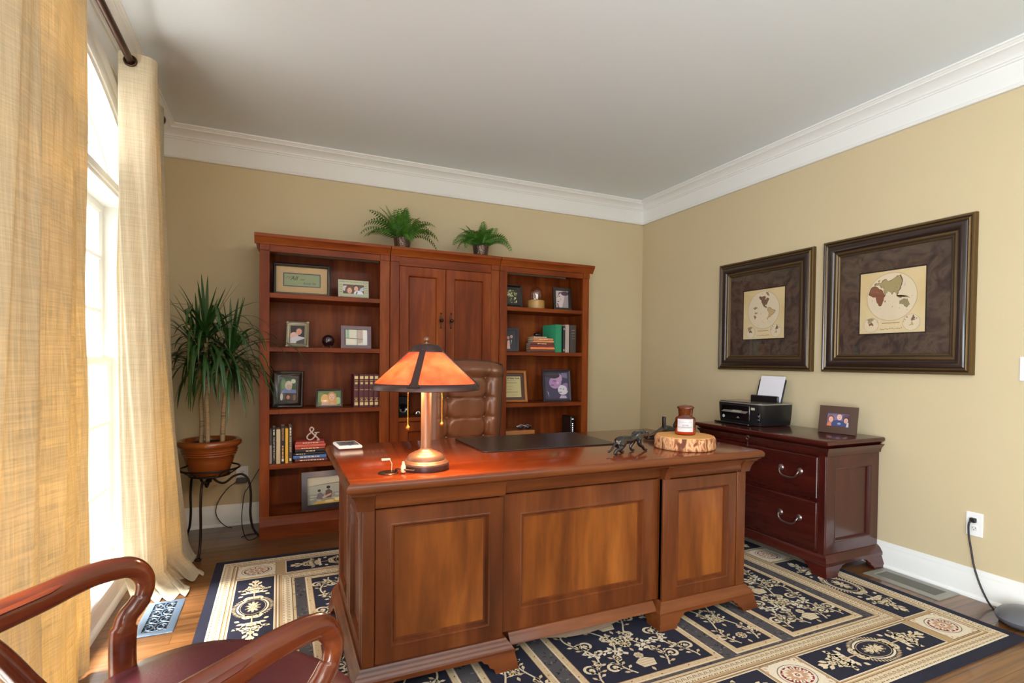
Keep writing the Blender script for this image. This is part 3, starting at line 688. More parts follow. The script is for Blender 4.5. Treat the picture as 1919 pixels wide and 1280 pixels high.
# inner panels of the field
def vine_panel(x0, x1, y0, y1, kind):
    w = 0.036
    rrect(x0, y0, x1, y1, BROWN, 3); rrect(x0+0.002, y0+0.002, x1-0.002, y1-0.002, BEIGE, 4)
    rband(x0+0.005, y0+0.005, x1-0.005, y1-0.005, 0.004, LCREAM, 5)
    per = [((x0+w/2, y0+w/2), (x1-w/2, y0+w/2)), ((x1-w/2, y0+w/2), (x1-w/2, y1-w/2)), ((x1-w/2, y1-w/2), (x0+w/2, y1-w/2)), ((x0+w/2, y1-w/2), (x0+w/2, y0+w/2))]
    for (ax, ay), (bx, by) in per:
        L = sqrt((bx-ax)**2+(by-ay)**2); n = max(2, int(L/0.045))
        for i in range(n): leaf(ax+(bx-ax)*(i+.5)/n, ay+(by-ay)*(i+.5)/n, atan2(by-ay, bx-ax)+(0.5 if i % 2 else -0.5), 0.012, 0.005, RED if i % 3 == 0 else TAN, 5)
    rrect(x0+w-0.003, y0+w-0.003, x1-w+0.003, y1-w+0.003, BROWN, 5); rrect(x0+w, y0+w, x1-w, y1-w, NAVY, 6)
    xa, xb, ya, yb = x0+w, x1-w, y0+w, y1-w; hw = (xb-xa)/2; cx = (xa+xb)/2
    rg = random.Random(int(x0*1000))
    sides = [(1, lambda u, v: (cx+u, v)), (-1, lambda u, v: (cx-u, v))]
    step = 0.15
    n = int((yb-ya)/step)
    for s, F in sides:
        ncol = 2 if hw > 0.2 else 1
        for col in range(ncol):
            base = hw*(0.5 if ncol == 1 else (0.27 if col == 0 else 0.72)); amp = hw*(0.22 if ncol == 1 else 0.12)
            P = []
            for i in range(n*10+1):
                v = ya+0.02+i*(yb-ya-0.04)/(n*10); P.append((base+amp*sin(i/10*pi+col*1.5), v))
            rrib(P, 0.0075, CREAM, 7, F)
            for k in range(n):
                i = k*10+4; x, y = P[i]; an = atan2(P[i+1][1]-P[i-1][1], P[i+1][0]-P[i-1][0]); tr = -1 if sin(i/10*pi+col*1.5) > 0 else 1
                sz = min(0.034, hw*0.2)
                spiral(x, y, an-0.2*tr, sz, tr, 0.0095, CREAM, 7, F)
                spiral(x, y+0.05, an+pi*0.85, sz*0.62, tr, 0.0075, CREAM, 7, F)
                for m in range(7):
                    j = min(len(P)-2, max(1, k*10+m+1)); px, py = P[j]; aj = atan2(P[j+1][1]-P[j-1][1], P[j+1][0]-P[j-1][0])
                    sd = -tr if m % 2 else tr; an2 = aj+sd*rg.uniform(0.7, 1.2)
                    q = 0.012; rrib([(px, py), (px+q*cos(an2), py+q*sin(an2))], 0.003, CREAM, 7, F)
                    ex, ey = px+q*cos(an2), py+q*sin(an2)
                    if 0.01 < ex < hw-0.016 and ya+0.01 < ey < yb-0.016:
                        leaf(ex, ey, an2+rg.uniform(-0.4, 0.4), 0.026, 0.0135, CREAM if m % 3 else BEIGE, 7, F)
        if hw > 0.15:
            for k in range(1, n, 2):
                v = ya+0.03+k*step
                acanthus(smooth_pts([(0.03, v-0.03), (hw*0.35, v+0.02), (hw*0.6, v+0.005), (hw*0.72, v+0.045)]), 0.034, LCREAM, 8, F)
                acanthus(smooth_pts([(0.02, v+0.05), (hw*0.22, v+0.1), (hw*0.1, v+0.13)]), 0.03, CREAM, 8, F)
    for k in range(n):
        v = ya+0.07+k*step
        if v < yb-0.05:
            if hw > 0.2 and k % 2 == 0:
                rpoly([(cx-0.03, v-0.03), (cx+0.03, v-0.03), (cx+0.045, v+0.01), (cx+0.015, v+0.03), (cx-0.015, v+0.03), (cx-0.045, v+0.01)], CREAM, 9)
                for d in (-0.015, 0.0, 0.015): rrib([(cx-0.035, v+d), (cx+0.035, v+d)], 0.003, TAN, 10)
                flower(cx, v+0.052, 0.022, CREAM, 9, n=7)
            else: flower(cx, v, 0.03 if hw > 0.15 else 0.026, CREAM, 9, n=9)
            leaf(cx, v-0.035, -pi/2, 0.03, 0.014, BEIGE, 8)
def smooth_pts(P): return [(p.x, p.y) for p in smooth_path([(a, b_, 0) for a, b_ in P], 4)]
IY0, IY1 = RY0+0.425, RY1-0.425
for (a, b_, k) in ((0.128, 0.626, 0), (0.692, 0.966, 1), (1.032, 1.668, 2), (1.734, 2.008, 1), (2.074, 2.56, 0)):
    vine_panel(a, b_, IY0, IY1, k)
rug = R.build('area_rug', RUGM, None, smooth=0, recalc=False)
tag(rug, 'large navy and cream patterned rug with medallion borders under the desk', 'rug')
# ================================================================ BOOKCASE (three units)
BF, BBK = 3.963, 4.385
U = [(-0.121, 0.735), (0.739, 1.601), (1.605, 2.441)]
TOPZ = 2.05
def knob_handle(parent, x, y, z):
    h = MB()
    h.prism([(0.011*cos(2*pi*i/16)*(1 if abs(sin(2*pi*i/16)) < 0.8 else 0.8), 0.05*sin(2*pi*i/16)*(0.75 if abs(sin(2*pi*i/16)) < 0.8 else 1.0)) for i in range(16)], lambda u, v, w: (x+u, y-w, z+v), 0, 0.004)
    h.tube([(x, y-0.003, z), (x, y-0.02, z)], 0.006, 10); h.sphere((x, y-0.028, z), 0.013); h.sphere((x, y-0.005, z+0.055), 0.006); h.sphere((x, y-0.005, z-0.055), 0.006)
    h.build('handle', BRONZE, parent)
PANELPROF = lambda s, d=0.02: [(0, 0), (0, d), (0.003, d+0.003), (s-0.014, d+0.003), (s-0.010, d+0.005), (s-0.004, d+0.003), (s+0.001, d-0.006), (s+0.004, d-0.013), (s+0.012, d-0.0135)]
def raised_panel(name, T, W_, H_, u, v, s, parent, fm, pm, d=0.02):
    b = MB(); pr = PANELPROF(s, d); n = len(pr)-1
    b.mitre(T, W_, H_, pr, u, v, 0, mats=[0]*5+[0]*(n-5), fill=1, back=0)
    return b.build(name, [fm, pm], parent, smooth=30)
def bookcase_unit(label, x0, x1, left_end, right_end, kind):
    t = thing('bookcase', label, 'bookcase', ((x0+x1)/2, BF, 0)); W2 = (x1-x0)/2; D = BBK-BF
    sl = 0.061 if left_end else 0.066; sr = 0.061 if right_end else 0.07
    ws = BOOK
    for nm, xa in (('side_panel', -W2), ('side_panel', W2-0.022)):
        b = MB(); b.box(xa, xa+0.022, 0.02, D, 0.0, 1.99); b.build(nm, ws['z'], t, bevel=0.0015)
    b = MB(); b.box(-W2+0.022, W2-0.022, D-0.1, D-0.085, 0.1, 1.98); b.build('back_panel', ws['z'], t)
    for xa, xb in ((-W2, -W2+sl), (W2-sr, W2)):
        b = MB(); b.box(xa, xb, 0, 0.022, 0.14, 1.952); b.build('stile', ws['z'], t, bevel=0.002)
    b = MB(); b.box(-W2+sl*0, W2, 0.002, 0.024, 1.94, 2.0); b.build('frieze', ws['x'], t, bevel=0.002)
    for xa, xb in ((-W2, -W2+sl), (W2-sr, W2)):
        b = MB(); b.box(xa-0.0, xb+0.0, -0.008, 0.022, 1.945, 2.004); b.build('corner_block', ws['z'], t, bevel=0.002)
    prof = [(-0.0, 1.985), (0.012, 1.985), (0.016, 2.0), (0.03, 2.012), (0.034, 2.022), (0.044, 2.03), (0.046, 2.05), (0, 2.05)]
    b = MB(); b.sweep(prof, lambda d, z, s: (s, -d, z), -W2-(0.03 if left_end else 0), W2+(0.03 if right_end else 0))
    b.box(-W2-(0.03 if left_end else 0), W2+(0.03 if right_end else 0), 0, D, 2.03, TOPZ)
    if left_end: b.sweep(prof[1:-1]+[(0.0, 2.05), (0.0, 1.985)], lambda d, z, s: (-W2-d*0.65, s, z), 0, D)
    if right_end: b.sweep(prof[1:-1]+[(0.0, 2.05), (0.0, 1.985)], lambda d, z, s: (W2+d*0.65, s, z), 0, D)
    b.build('cornice', ws['x'], t, bevel=0.0015)
    pp = [(0, 0), (0.018, 0), (0.018, 0.088), (0.012, 0.096), (0.01, 0.112), (0.004, 0.124), (0.002, 0.136), (0.0, 0.152), (-0.02, 0.152), (-0.02, 0)]
    b = MB(); b.sweep(pp, lambda d, z, s: (s, -d, z), -W2, W2); b.build('plinth', ws['x'], t, bevel=0.001)
    def shelf(z, th=0.033, y1=D-0.1):
        b = MB(); b.box(-W2+0.022, W2-0.022, 0.004, y1, z-th, z); b.build('shelf', ws['x'], t, bevel=0.003)
    b = MB(); b.box(-W2+0.022, W2-0.022, 0.0, D-0.1, 0.12, 0.152); b.build('bottom_board', ws['x'], t)
    if kind == 'open':
        for z in (1.665, 1.301, 0.876, 0.501): shelf(z)
    else:
        b = MB(); b.box(-W2+sl, W2-sr, 0.0, 0.022, 1.92, 1.942); b.build('top_rail', ws['x'], t, bevel=0.002)
        xm = (0.798+1.514)/2-(x0+x1)/2; dx0 = -W2+sl+0.001; dx1 = W2-sr-0.001
        dm = 1.1575-(x0+x1)/2
        for a, bb in ((dx0, dm-0.0015), (dm+0.0015, dx1)):
            dr = raised_panel('door', TF(0.016), bb-a, 1.917-1.06, a, 1.06, 0.072, t, ws['z'], ws['z'], 0.019)
            if a < 0 and bb < dm+0.001: knob_handle(dr, bb-0.036, -0.008, 1.525)
            else: knob_handle(dr, a+0.04, -0.008, 1.524)
        shelf(1.055, 0.03); shelf(0.79, 0.03)
        for a, bb in ((dx0, dm-0.0015), (dm+0.0015, dx1)):
            dr = raised_panel('door', TF(0.016), bb-a, 0.755-0.165, a, 0.165, 0.072, t, ws['z'], ws['z'], 0.019)
    return t
bookcase_unit('left open bookcase of the cherry wall unit, nearest the potted dracaena', *U[0], True, False, 'open')
bookcase_unit('middle cherry cabinet with two paneled doors between the open bookcases', *U[1], False, False, 'doors')
bookcase_unit('right open bookcase of the cherry wall unit, nearest the room corner', *U[2], False, True, 'open')

# ================================================================ DESK
t = thing('executive_desk', 'large paneled wooden executive desk standing on the patterned rug', 'desk', (1.19, 2.31, rugth))
dz = rugth; ox, oy = 1.19, 2.31
X0, X1, Y0, Y1 = 0.208-ox, 2.172-ox, 1.868-oy, 2.79-oy
BX0, BX1, BY0, BY1 = 0.268-ox, 2.112-ox, 1.928-oy, 2.735-oy
z_ = lambda v: v-dz
# top with an ogee edge
b = MB()
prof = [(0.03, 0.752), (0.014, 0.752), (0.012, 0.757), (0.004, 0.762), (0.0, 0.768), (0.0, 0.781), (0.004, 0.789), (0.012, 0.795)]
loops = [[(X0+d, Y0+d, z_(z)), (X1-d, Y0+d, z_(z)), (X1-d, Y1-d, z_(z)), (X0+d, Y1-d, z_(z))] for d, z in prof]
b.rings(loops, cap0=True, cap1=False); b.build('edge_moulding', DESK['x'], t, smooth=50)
b = MB(); b.rings([[(X0+d, Y0+d, z_(z)), (X1-d, Y0+d, z_(z)), (X1-d, Y1-d, z_(z)), (X0+d, Y1-d, z_(z))] for d, z in ((0.0135, 0.770), (0.0118, 0.7945), (0.013, 0.795))], cap0=True, cap1=True); b.build('desktop', DTOP['x'], t, smooth=50)
PB = (BX0, 0.812-ox, 1.600-ox, BX1)                               # pedestal | recessed centre | pedestal
RC = 0.03
b = MB(); b.box(PB[0]+0.019, PB[1]-0.001, BY0+0.027, BY1, z_(0.09), z_(0.752)); b.box(PB[2]+0.001, PB[3]-0.019, BY0+0.027, BY1, z_(0.09), z_(0.752)); b.box(PB[1], PB[2], BY0+RC+0.027, BY0+RC+0.045, z_(0.09), z_(0.752))
for xa in (PB[1]-0.02, PB[2]): b.box(xa, xa+0.02, BY0+0.012, BY0+0.06, z_(0.12), z_(0.752))
b.build('carcass', DESK['z'], t)
def drum(name, xa, xb, yf, z0, z1, proj0, proj1):
    pr = [(0.0, z0), (proj0, z0), (proj0+0.004, z0+0.006), (proj0+0.006, z0+0.02), (proj1*0.6, z0+0.035), (proj1, z1-0.004), (proj1, z1), (0.0, z1)]
    q = MB(); q.sweep([(d, z_(z)) for d, z in pr], lambda d, z, s: (s, yf-d, z), xa, xb); return q.build(name, DESK['x'], t, bevel=0.001)
drum('frieze', PB[0]+0.042, PB[1]-0.001, BY0+0.012, 0.690, 0.752, 0.016, 0.036)
drum('frieze', PB[1]+0.001, PB[2]-0.001, BY0+RC+0.012, 0.690, 0.752, 0.016, 0.036)
drum('frieze', PB[2]+0.032, PB[3]-0.042, BY0+0.012, 0.690, 0.752, 0.016, 0.036)
def corbel(xa, xb, yf, side):
    # scrolled block below the top that also turns round the end
    q = MB(); pr = [(0.0, 0.686), (0.02, 0.686), (0.022, 0.70), (0.026, 0.715), (0.036, 0.735), (0.046, 0.744), (0.046, 0.752), (0.0, 0.752)]
    if side:
        L = []
        for d, z in pr:
            e = d*0.95
            if side < 0: L.append([(xa-e, BY1, z_(z)), (xa-e, yf-d, z_(z)), (xb, yf-d, z_(z)), (xb, BY1, z_(z))])
            else: L.append([(xb+e, BY1, z_(z)), (xb+e, yf-d, z_(z)), (xa, yf-d, z_(z)), (xa, BY1, z_(z))])
        q.rings(L, cap0=True, cap1=True)
    else: q.sweep([(d, z_(z)) for d, z in pr], lambda d, z, s: (s, yf-d, z), xa, xb)
    q.build('corbel', DESK['z'], t, bevel=0.0015)
corbel(PB[0], PB[0]+0.041, BY0+0.012, -1); corbel(PB[3]-0.041, PB[3], BY0+0.012, 1); corbel(PB[2]+0.0, PB[2]+0.031, BY0+0.012, 0)
for xa, xb, yf in ((PB[0], PB[0]+0.042, BY0), (PB[3]-0.055, PB[3], BY0), (PB[2], PB[2]+0.032, BY0)):
    q = MB(); q.box(xa, xb, yf, yf+0.03, z_(0.12), z_(0.686)); q.build('pilaster', DESK['z'], t, bevel=0.002)
raised_panel('front_panel', TF(BY0+0.026), 0.498, 0.562, PB[0]+0.044, z_(0.121), 0.068, t, DESK['z'], DPAN['z'], 0.019)
raised_panel('front_panel', TF(BY0+RC+0.026), PB[2]-PB[1]-0.004, 0.562, PB[1]+0.002, z_(0.121), 0.094, t, DESK['z'], DPAN['z'], 0.019)
raised_panel('front_panel', TF(BY0+0.026), PB[3]-0.055-PB[2]-0.034, 0.562, PB[2]+0.033, z_(0.121), 0.062, t, DESK['z'], DPAN['z'], 0.019)
for sgn, xx in ((-1, PB[0]+0.018), (1, PB[3]-0.018)):
    Ts = (lambda u, v, n=0: (xx-n, u, v)) if sgn < 0 else (lambda u, v, n=0: (xx+n, u, v))
    for ya, yb in ((BY0+0.03, BY0+0.40), (BY0+0.402, BY1)):
        bq = MB(); pr = PANELPROF(0.06, 0.016); bq.mitre(lambda u, v, n: Ts(u, v, n), yb-ya, 0.562, pr, ya, z_(0.121), fill=0, back=0); bq.build('side_panel', DESK['z'], t, smooth=30)
# plinths and bracket feet
PL = [(0.0, 0.066), (0.036, 0.066), (0.036, 0.084), (0.030, 0.09), (0.026, 0.1), (0.014, 0.112), (0.008, 0.122), (0.0, 0.124)]
def plinth(xa, xb, yf, lft, rgt):
    q = MB(); L = []
    for d, z in PL:
        l_ = d if lft else 0; r_ = d if rgt else 0
        L.append([(xa-l_, BY1, z_(z)), (xa-l_, yf-d, z_(z)), (xb+r_, yf-d, z_(z)), (xb+r_, BY1, z_(z))])
    q.rings(L, cap0=True, cap1=True); q.build('plinth', DESK['x'], t, bevel=0.001)
plinth(PB[0], PB[1], BY0+0.004, True, True); plinth(PB[2], PB[3], BY0+0.004, True, True)
q = MB(); q.sweep([(d, z_(z)) for d, z in [(0.0, 0.086)]+PL[2:]], lambda d, z, s: (s, BY0+RC+0.004-d, z), PB[1]+0.03, PB[2]-0.03); q.build('plinth', DESK['x'], t, bevel=0.001)
q = MB(); pts = [(PB[1]+0.06, z_(0.088)), (PB[2]-0.06, z_(0.088))]+[(PB[2]-0.10-(PB[2]-PB[1]-0.2)*i/20, z_(0.086-0.052*sin(pi*i/20))) for i in range(21)]
q.prism(pts, TF(BY0+RC+0.03), 0, 0.02); q.build('apron', mat('unfinished_grey_wood', (120, 98, 82), 0.7, var=0.2, vscale=20), t)
def bracket(x, y, sx, sy, L=0.13):
    # ogee bracket foot with wings along x and y, corner at (x, y)
    c0 = [(0, 0.0), (0.05, 0.0), (0.056, 0.018), (0.072, 0.026), (0.078, 0.04), (0.095, 0.046), (0.105, 0.058), (L, 0.066), (0, 0.066)]
    q = MB()
    fl = lambda z: 0.034+0.014*max(0, (0.066-z)/0.066)**1.5
    def wing(axis):
        A = []; B = []
        for u, z in c0:
            d = fl(z)
            u2 = u if u > 0 else -d
            if axis == 'x': A.append((x+sx*u2, y-sy*d, z)); B.append((x+sx*max(u2, -0.0), y-sy*(d-0.026), z))
            else: A.append((x-sx*d, y+sy*u2, z)); B.append((x-sx*(d-0.026), y+sy*max(u2, 0.0), z))
        n = len(A); q.add(A+B, [tuple(range(n)), tuple(range(2*n-1, n-1, -1))]+[(i, (i+1) % n, n+(i+1) % n, n+i) for i in range(n)])
    wing('x'); wing('y')
    return q
for x, y, sx, sy in ((PB[0], BY0, 1, 1), (PB[1], BY0, -1, 1), (PB[2], BY0, 1, 1), (PB[3], BY0, -1, 1), (PB[0], BY1-0.04, 1, -1), (PB[1], BY1-0.04, -1, -1), (PB[2], BY1-0.04, 1, -1), (PB[3], BY1-0.04, -1, -1)):
    bracket(x, y, sx, sy).build('foot', DESK['x'], t, bevel=0.001)

# ================================================================ FILE CABINET
cx0, cx1, cy0, cy1, CT = 2.800, 3.318, 1.985, 3.035, 0.787
t = thing('file_cabinet', 'dark cherry two drawer file cabinet against the right wall under the maps', 'cabinet', (3.06, 2.51, 0))
ox, oy = 3.06, 2.51; a0, a1, b0, b1 = cx0-ox, cx1-ox, cy0-oy, cy1-oy
b = MB(); prof = [(0.03, 0.745), (0.02, 0.748), (0.012, 0.757), (0.003, 0.763), (0, 0.767), (0, 0.78), (0.004, CT-0.002), (0.01, CT)]
b.rings([[(a0+d, b0+d, z), (a1, b0+d, z), (a1, b1-d, z), (a0+d, b1-d, z)] for d, z in prof], cap0=True, cap1=True); b.build('cabinet_top', CAB['y'], t, bevel=0.001, smooth=50)
b = MB(); b.box(a0+0.045, a1, b0+0.051, b1-0.051, 0.10, 0.75); b.build('carcass', CAB['z'], t, bevel=0.002)
fr = [(0.0, 0.695), (0.012, 0.695), (0.014, 0.71), (0.02, 0.725), (0.03, 0.738), (0.034, 0.745), (0.0, 0.745)]
b = MB(); b.sweep(fr, lambda d, z, s: (a0+0.047-d, s, z), b0+0.07, b1-0.07); fz = b.build('frieze', CAB['y'], t, bevel=0.001)
for ya, yb, sd in ((b0+0.035, b0+0.069, -1), (b1-0.069, b1-0.035, 1)):
    q = MB(); L = []
    for d, z in fr: L.append([(a1, ya-d*(sd < 0), z), (a0+0.045-d, ya-d*(sd < 0), z), (a0+0.045-d, yb+d*(sd > 0), z), (a1, yb+d*(sd > 0), z)])
    q.rings(L, cap0=True, cap1=True); q.build('corner_block', CAB['z'], t, bevel=0.001)
for ya in (b0+0.035, b1-0.075):
    q = MB(); q.box(a0+0.036, a0+0.05, ya, ya+0.04, 0.12, 0.695); q.build('pilaster', CAB['z'], t, bevel=0.002)
for za, zb in ((0.435, 0.690), (0.142, 0.425)):
    dr = MB(); Td = lambda u, v, n: (a0+0.044-n, u, v)
    dr.mitre(Td, (b1-b0)-0.155, zb-za, [(0, 0), (0, 0.004), (0.003, 0.009), (0.008, 0.009), (0.012, 0.012)], b0+0.0775, za, fill=0, back=0)
    d = dr.build('drawer', CAB['y'], t, smooth=30)
    for yc in (2.245-oy, 2.775-oy):
        h = MB(); zc = (za+zb)/2+0.02; xf = a0+0.032
        for s in (-1, 1):
            h.lathe([(0.0, -0.004), (0.019, -0.003), (0.02, 0.003), (0.014, 0.008), (0.016, 0.011), (0.008, 0.016), (0, 0.017)], 18)
            for i in range(len(h.v)-18*7, len(h.v)):
                x, y, z = h.v[i]; h.v[i] = (xf-z-0.001, yc+s*0.066+x, zc+y)
        h.tube(smooth_path([(xf-0.012, yc-0.066, zc), (xf-0.024, yc-0.063, zc-0.014), (xf-0.026, yc-0.048, zc-0.036), (xf-0.026, yc-0.02, zc-0.045), (xf-0.026, yc+0.02, zc-0.045), (xf-0.026, yc+0.048, zc-0.036), (xf-0.024, yc+0.063, zc-0.014), (xf-0.012, yc+0.066, zc)], 6), 0.0055, 10)
        h.build('handle', PEWTER, d)
for yy, sg in ((b0+0.05, -1), (b1-0.05, 1)):
    bq = MB(); pr = PANELPROF(0.085, 0.015); bq.mitre(lambda u, v, n: (u, yy+sg*n, v), a1-a0-0.045, 0.575, pr, a0+0.045, 0.12, fill=0, back=0); bq.build('side_panel', CAB['z'], t, smooth=30)
PLc = [(0.0, 0.072), (0.036, 0.072), (0.036, 0.092), (0.03, 0.1), (0.024, 0.112), (0.01, 0.126), (0.0, 0.13)]
q = MB(); q.rings([[(a1, b0+0.035-d, z), (a0+0.045-d, b0+0.035-d, z), (a0+0.045-d, b1-0.035+d, z), (a1, b1-0.035+d, z)] for d, z in PLc], cap0=True, cap1=True); q.build('plinth', CAB['y'], t, bevel=0.001)
for x, y, sx, sy in ((a0+0.045, b0+0.035, 1, 1), (a0+0.045, b1-0.035, 1, -1), (a1-0.04, b0+0.035, -1, 1), (a1-0.04, b1-0.035, -1, -1)):
    q = bracket(x, y, sx, sy, 0.15); fl_ = rugth+0.002 if x < 0 and y < 0 else (rugth+0.002 if x < 0 else 0.0); q.v = [(X, Y, fl_+Z*(0.072-fl_)/0.066) for X, Y, Z in q.v]; q.build('foot', CAB['y'], t, bevel=0.001)
t = thing('cabinet_key', 'small silver key with fob hanging from the file cabinet lock', 'key', (a0+0.013+ox-0.003, 2.545, 0.735))
b = MB(); b.tube([(0.012, 0, 0.012), (-0.012, 0, 0.012)], 0.003, 8); b.tube([(-0.012+0.0*cos(i), 0.011*cos(2*pi*i/18), 0.002+0.011*sin(2*pi*i/18)) for i in range(18)], 0.0022, 6, closed=True); b.build('key_bow', CHROME, t)
b = MB(); b.tube([(-0.012, 0.0, -0.008), (-0.012, 0.001, -0.03)], 0.002, 6); b.box(-0.0135, -0.0105, -0.004, 0.004, -0.055, -0.028); b.tube([(-0.013, -0.012, 0.008), (-0.013, -0.03, 0.011)], 0.003, 6); b.build('key_blade', CHROME, t)
# ================================================================ TABLE LAMP
DT = 0.795                                                        # desk top height
LX, LY = 0.523, 2.047
t = thing('table_lamp', 'lit table lamp with orange mica cone shade and two brass pull chains on the desk', 'lamp', (LX, LY, DT))
copper = mat('brushed_copper_brown_metal', (134, 96, 74), 0.42, 0.6); dkb = mat('dark_lamp_bronze', (78, 60, 58), 0.38, 0.7)
b = MB(); b.lathe([(0, 0), (0.089, 0), (0.0905, 0.004), (0.0905, 0.02), (0.088, 0.023), (0, 0.023)], 48); b.build('foot_disc', dkb, t)
b = MB(); b.lathe([(0, 0.022), (0.089, 0.022), (0.0885, 0.028), (0.082, 0.032), (0.079, 0.037), (0.074, 0.038)], 64)
b.lathe([(0.074, 0.038), (0.073, 0.046), (0.066, 0.056), (0.056, 0.062), (0.05, 0.064)], 128, wob=lambda a, k: 1+0.012*sin(64*a) if k in (1, 2, 3) else 1, cap=False)
b.lathe([(0.05, 0.064), (0.046, 0.067), (0.034, 0.071), (0.024, 0.077), (0.021, 0.083), (0.021, 0.088), (0, 0.088)], 48); b.build('base', copper, t, smooth=50)
b = MB(); b.lathe([(0, 0.086), (0.02, 0.086), (0.0205, 0.089), (0.0195, 0.092), (0.0195, 0.335), (0.012, 0.34), (0.012, 0.40), (0.006, 0.405), (0.006, 0.49), (0, 0.49)], 32); b.build('column', copper, t)
# shade: cone of four mica panels between bronze straps
S0, S1 = (0.200, 0.333), (0.062, 0.462)
m, nt, bb = newmat('orange_mica'); N = nt.nodes.new
tc = N('ShaderNodeTexCoord'); n = N('ShaderNodeTexNoise'); n.inputs['Scale'].default_value = 16; n.inputs['Detail'].default_value = 5; rp = N('ShaderNodeValToRGB')
rp.color_ramp.elements[0].position = 0.35; rp.color_ramp.elements[0].color = lin((222, 66, 28)); rp.color_ramp.elements[1].position = 0.68; rp.color_ramp.elements[1].color = lin((240, 104, 66))
nt.links.new(tc.outputs['Object'], n.inputs['Vector']); nt.links.new(n.outputs['Fac'], rp.inputs[0]); nt.links.new(rp.outputs[0], bb.inputs['Base Color'])
bb.inputs['Roughness'].default_value = 0.3; bb.inputs['Coat Weight'].default_value = 0.6; bb.inputs['Coat Roughness'].default_value = 0.15
tl = N('ShaderNodeBsdfTranslucent'); mx = N('ShaderNodeMixShader'); mx.inputs[0].default_value = 0.17
nt.links.new(rp.outputs[0], tl.inputs['Color']); nt.links.new(bb.outputs[0], mx.inputs[1]); nt.links.new(tl.outputs[0], mx.inputs[2]); nt.links.new(mx.outputs[0], nt.nodes['Material Output'].inputs[0])
MICA = m
A0 = radians(-117)
shade = bpy.data.objects.new('lamp_shade', None); COL.objects.link(shade); shade.parent = t
for k in range(4):
    b = MB(); L = []
    for (r, z) in (S0, ((S0[0]+S1[0])/2, (S0[1]+S1[1])/2), S1): L.append([(r*cos(A0+pi/2*k+pi/2*i/12), r*sin(A0+pi/2*k+pi/2*i/12), z) for i in range(13)])
    b.rings(L, closed=False); b.build('mica_panel', MICA, shade, smooth=180, recalc=False)
    b = MB(); a = A0+pi/2*k; L = []
    for (f, w) in ((-0.05, 0.024), (0.0, 0.019), (0.08, 0.0135), (0.5, 0.0125), (0.95, 0.0115), (1.03, 0.011)):
        r = S0[0]+(S1[0]-S0[0])*f+0.0015; z = S0[1]+(S1[1]-S0[1])*f+0.002; c_, s_ = cos(a), sin(a)
        L.append([(r*c_-w*s_, r*s_+w*c_, z), (r*c_+w*s_, r*s_-w*c_, z), ((r-0.003)*c_+w*s_, (r-0.003)*s_-w*c_, z-0.003), ((r-0.003)*c_-w*s_, (r-0.003)*s_+w*c_, z-0.003)])
    b.rings(L, cap0=True, cap1=True)
    for f, dx in ((-0.03, 0), (-0.015, 0.016), (-0.015, -0.016), (1.0, 0.0)):
        r = S0[0]+(S1[0]-S0[0])*f+0.003; z = S0[1]+(S1[1]-S0[1])*f+0.003; b.sphere((r*cos(a)-dx*sin(a), r*sin(a)+dx*cos(a), z), 0.0032, 8, 6)
    b.build('strap', dkb, shade)
b = MB(); b.lathe([(0.196, 0.337), (0.2, 0.3355), (0.207, 0.324), (0.209, 0.313), (0.206, 0.311), (0.2, 0.322), (0.194, 0.334)], 64, cap=False); b.v += []; b.build('rim_band', dkb, shade, smooth=50)
b = MB(); b.lathe([(0.068, 0.455), (0.0665, 0.461), (0.06, 0.468), (0.052, 0.48), (0.044, 0.4865), (0.02, 0.489), (0, 0.489)], 48); b.build('cap', dkb, shade, smooth=60)
b = MB(); b.lathe([(0, 0.488), (0.013, 0.488), (0.013, 0.491), (0.006, 0.493), (0.006, 0.498)], 24); b.sphere((0, 0, 0.507), 0.0115); b.build('finial', copper, shade)
for dx, dy, zl in ((-0.078, -0.03, 0.166), (0.072, 0.03, 0.168)):
    b = MB(); z = 0.33
    while z > zl+0.008: b.sphere((dx, dy, z), 0.0021, 6, 4); z -= 0.0046
    b.tube([(dx, dy, 0.345), (dx, dy, zl)], 0.0007, 5); b.tube([(0, 0, 0.395), (dx, dy, 0.345)], 0.0025, 6); b.sphere((dx, dy, zl+0.002), 0.0085, 14, 10); b.lathe([(0.002, zl+0.016), (0.004, zl+0.008), (0.005, zl+0.004)], 10, (dx, dy, 0)); b.build('pull_chain', BRASS, t)
bulbm, nt, bb = newmat('lit_frosted_bulb'); bb.inputs['Base Color'].default_value = (1, 0.8, 0.5, 1); bb.inputs['Emission Color'].default_value = lin((255, 190, 110)); bb.inputs['Emission Strength'].default_value = 3
for s in (-1, 1):
    b = MB(); b.tube([(0, 0, 0.395), (s*0.035, 0, 0.39)], 0.011, 12); b.build('socket', dkb, t)
    b = MB(); b.sphere((s*0.066, 0, 0.378), (0.032, 0.024, 0.024), 16, 10); b.build('bulb', bulbm, t)
    l = bpy.data.lights.new('lamp_bulb_light', 'POINT'); l.energy = 10; l.color = (1.0, 0.66, 0.34); l.shadow_soft_size = 0.025
    o = bpy.data.objects.new('lamp_bulb_light', l); COL.objects.link(o); o.parent = t; o.location = (s*0.066, 0, 0.35)
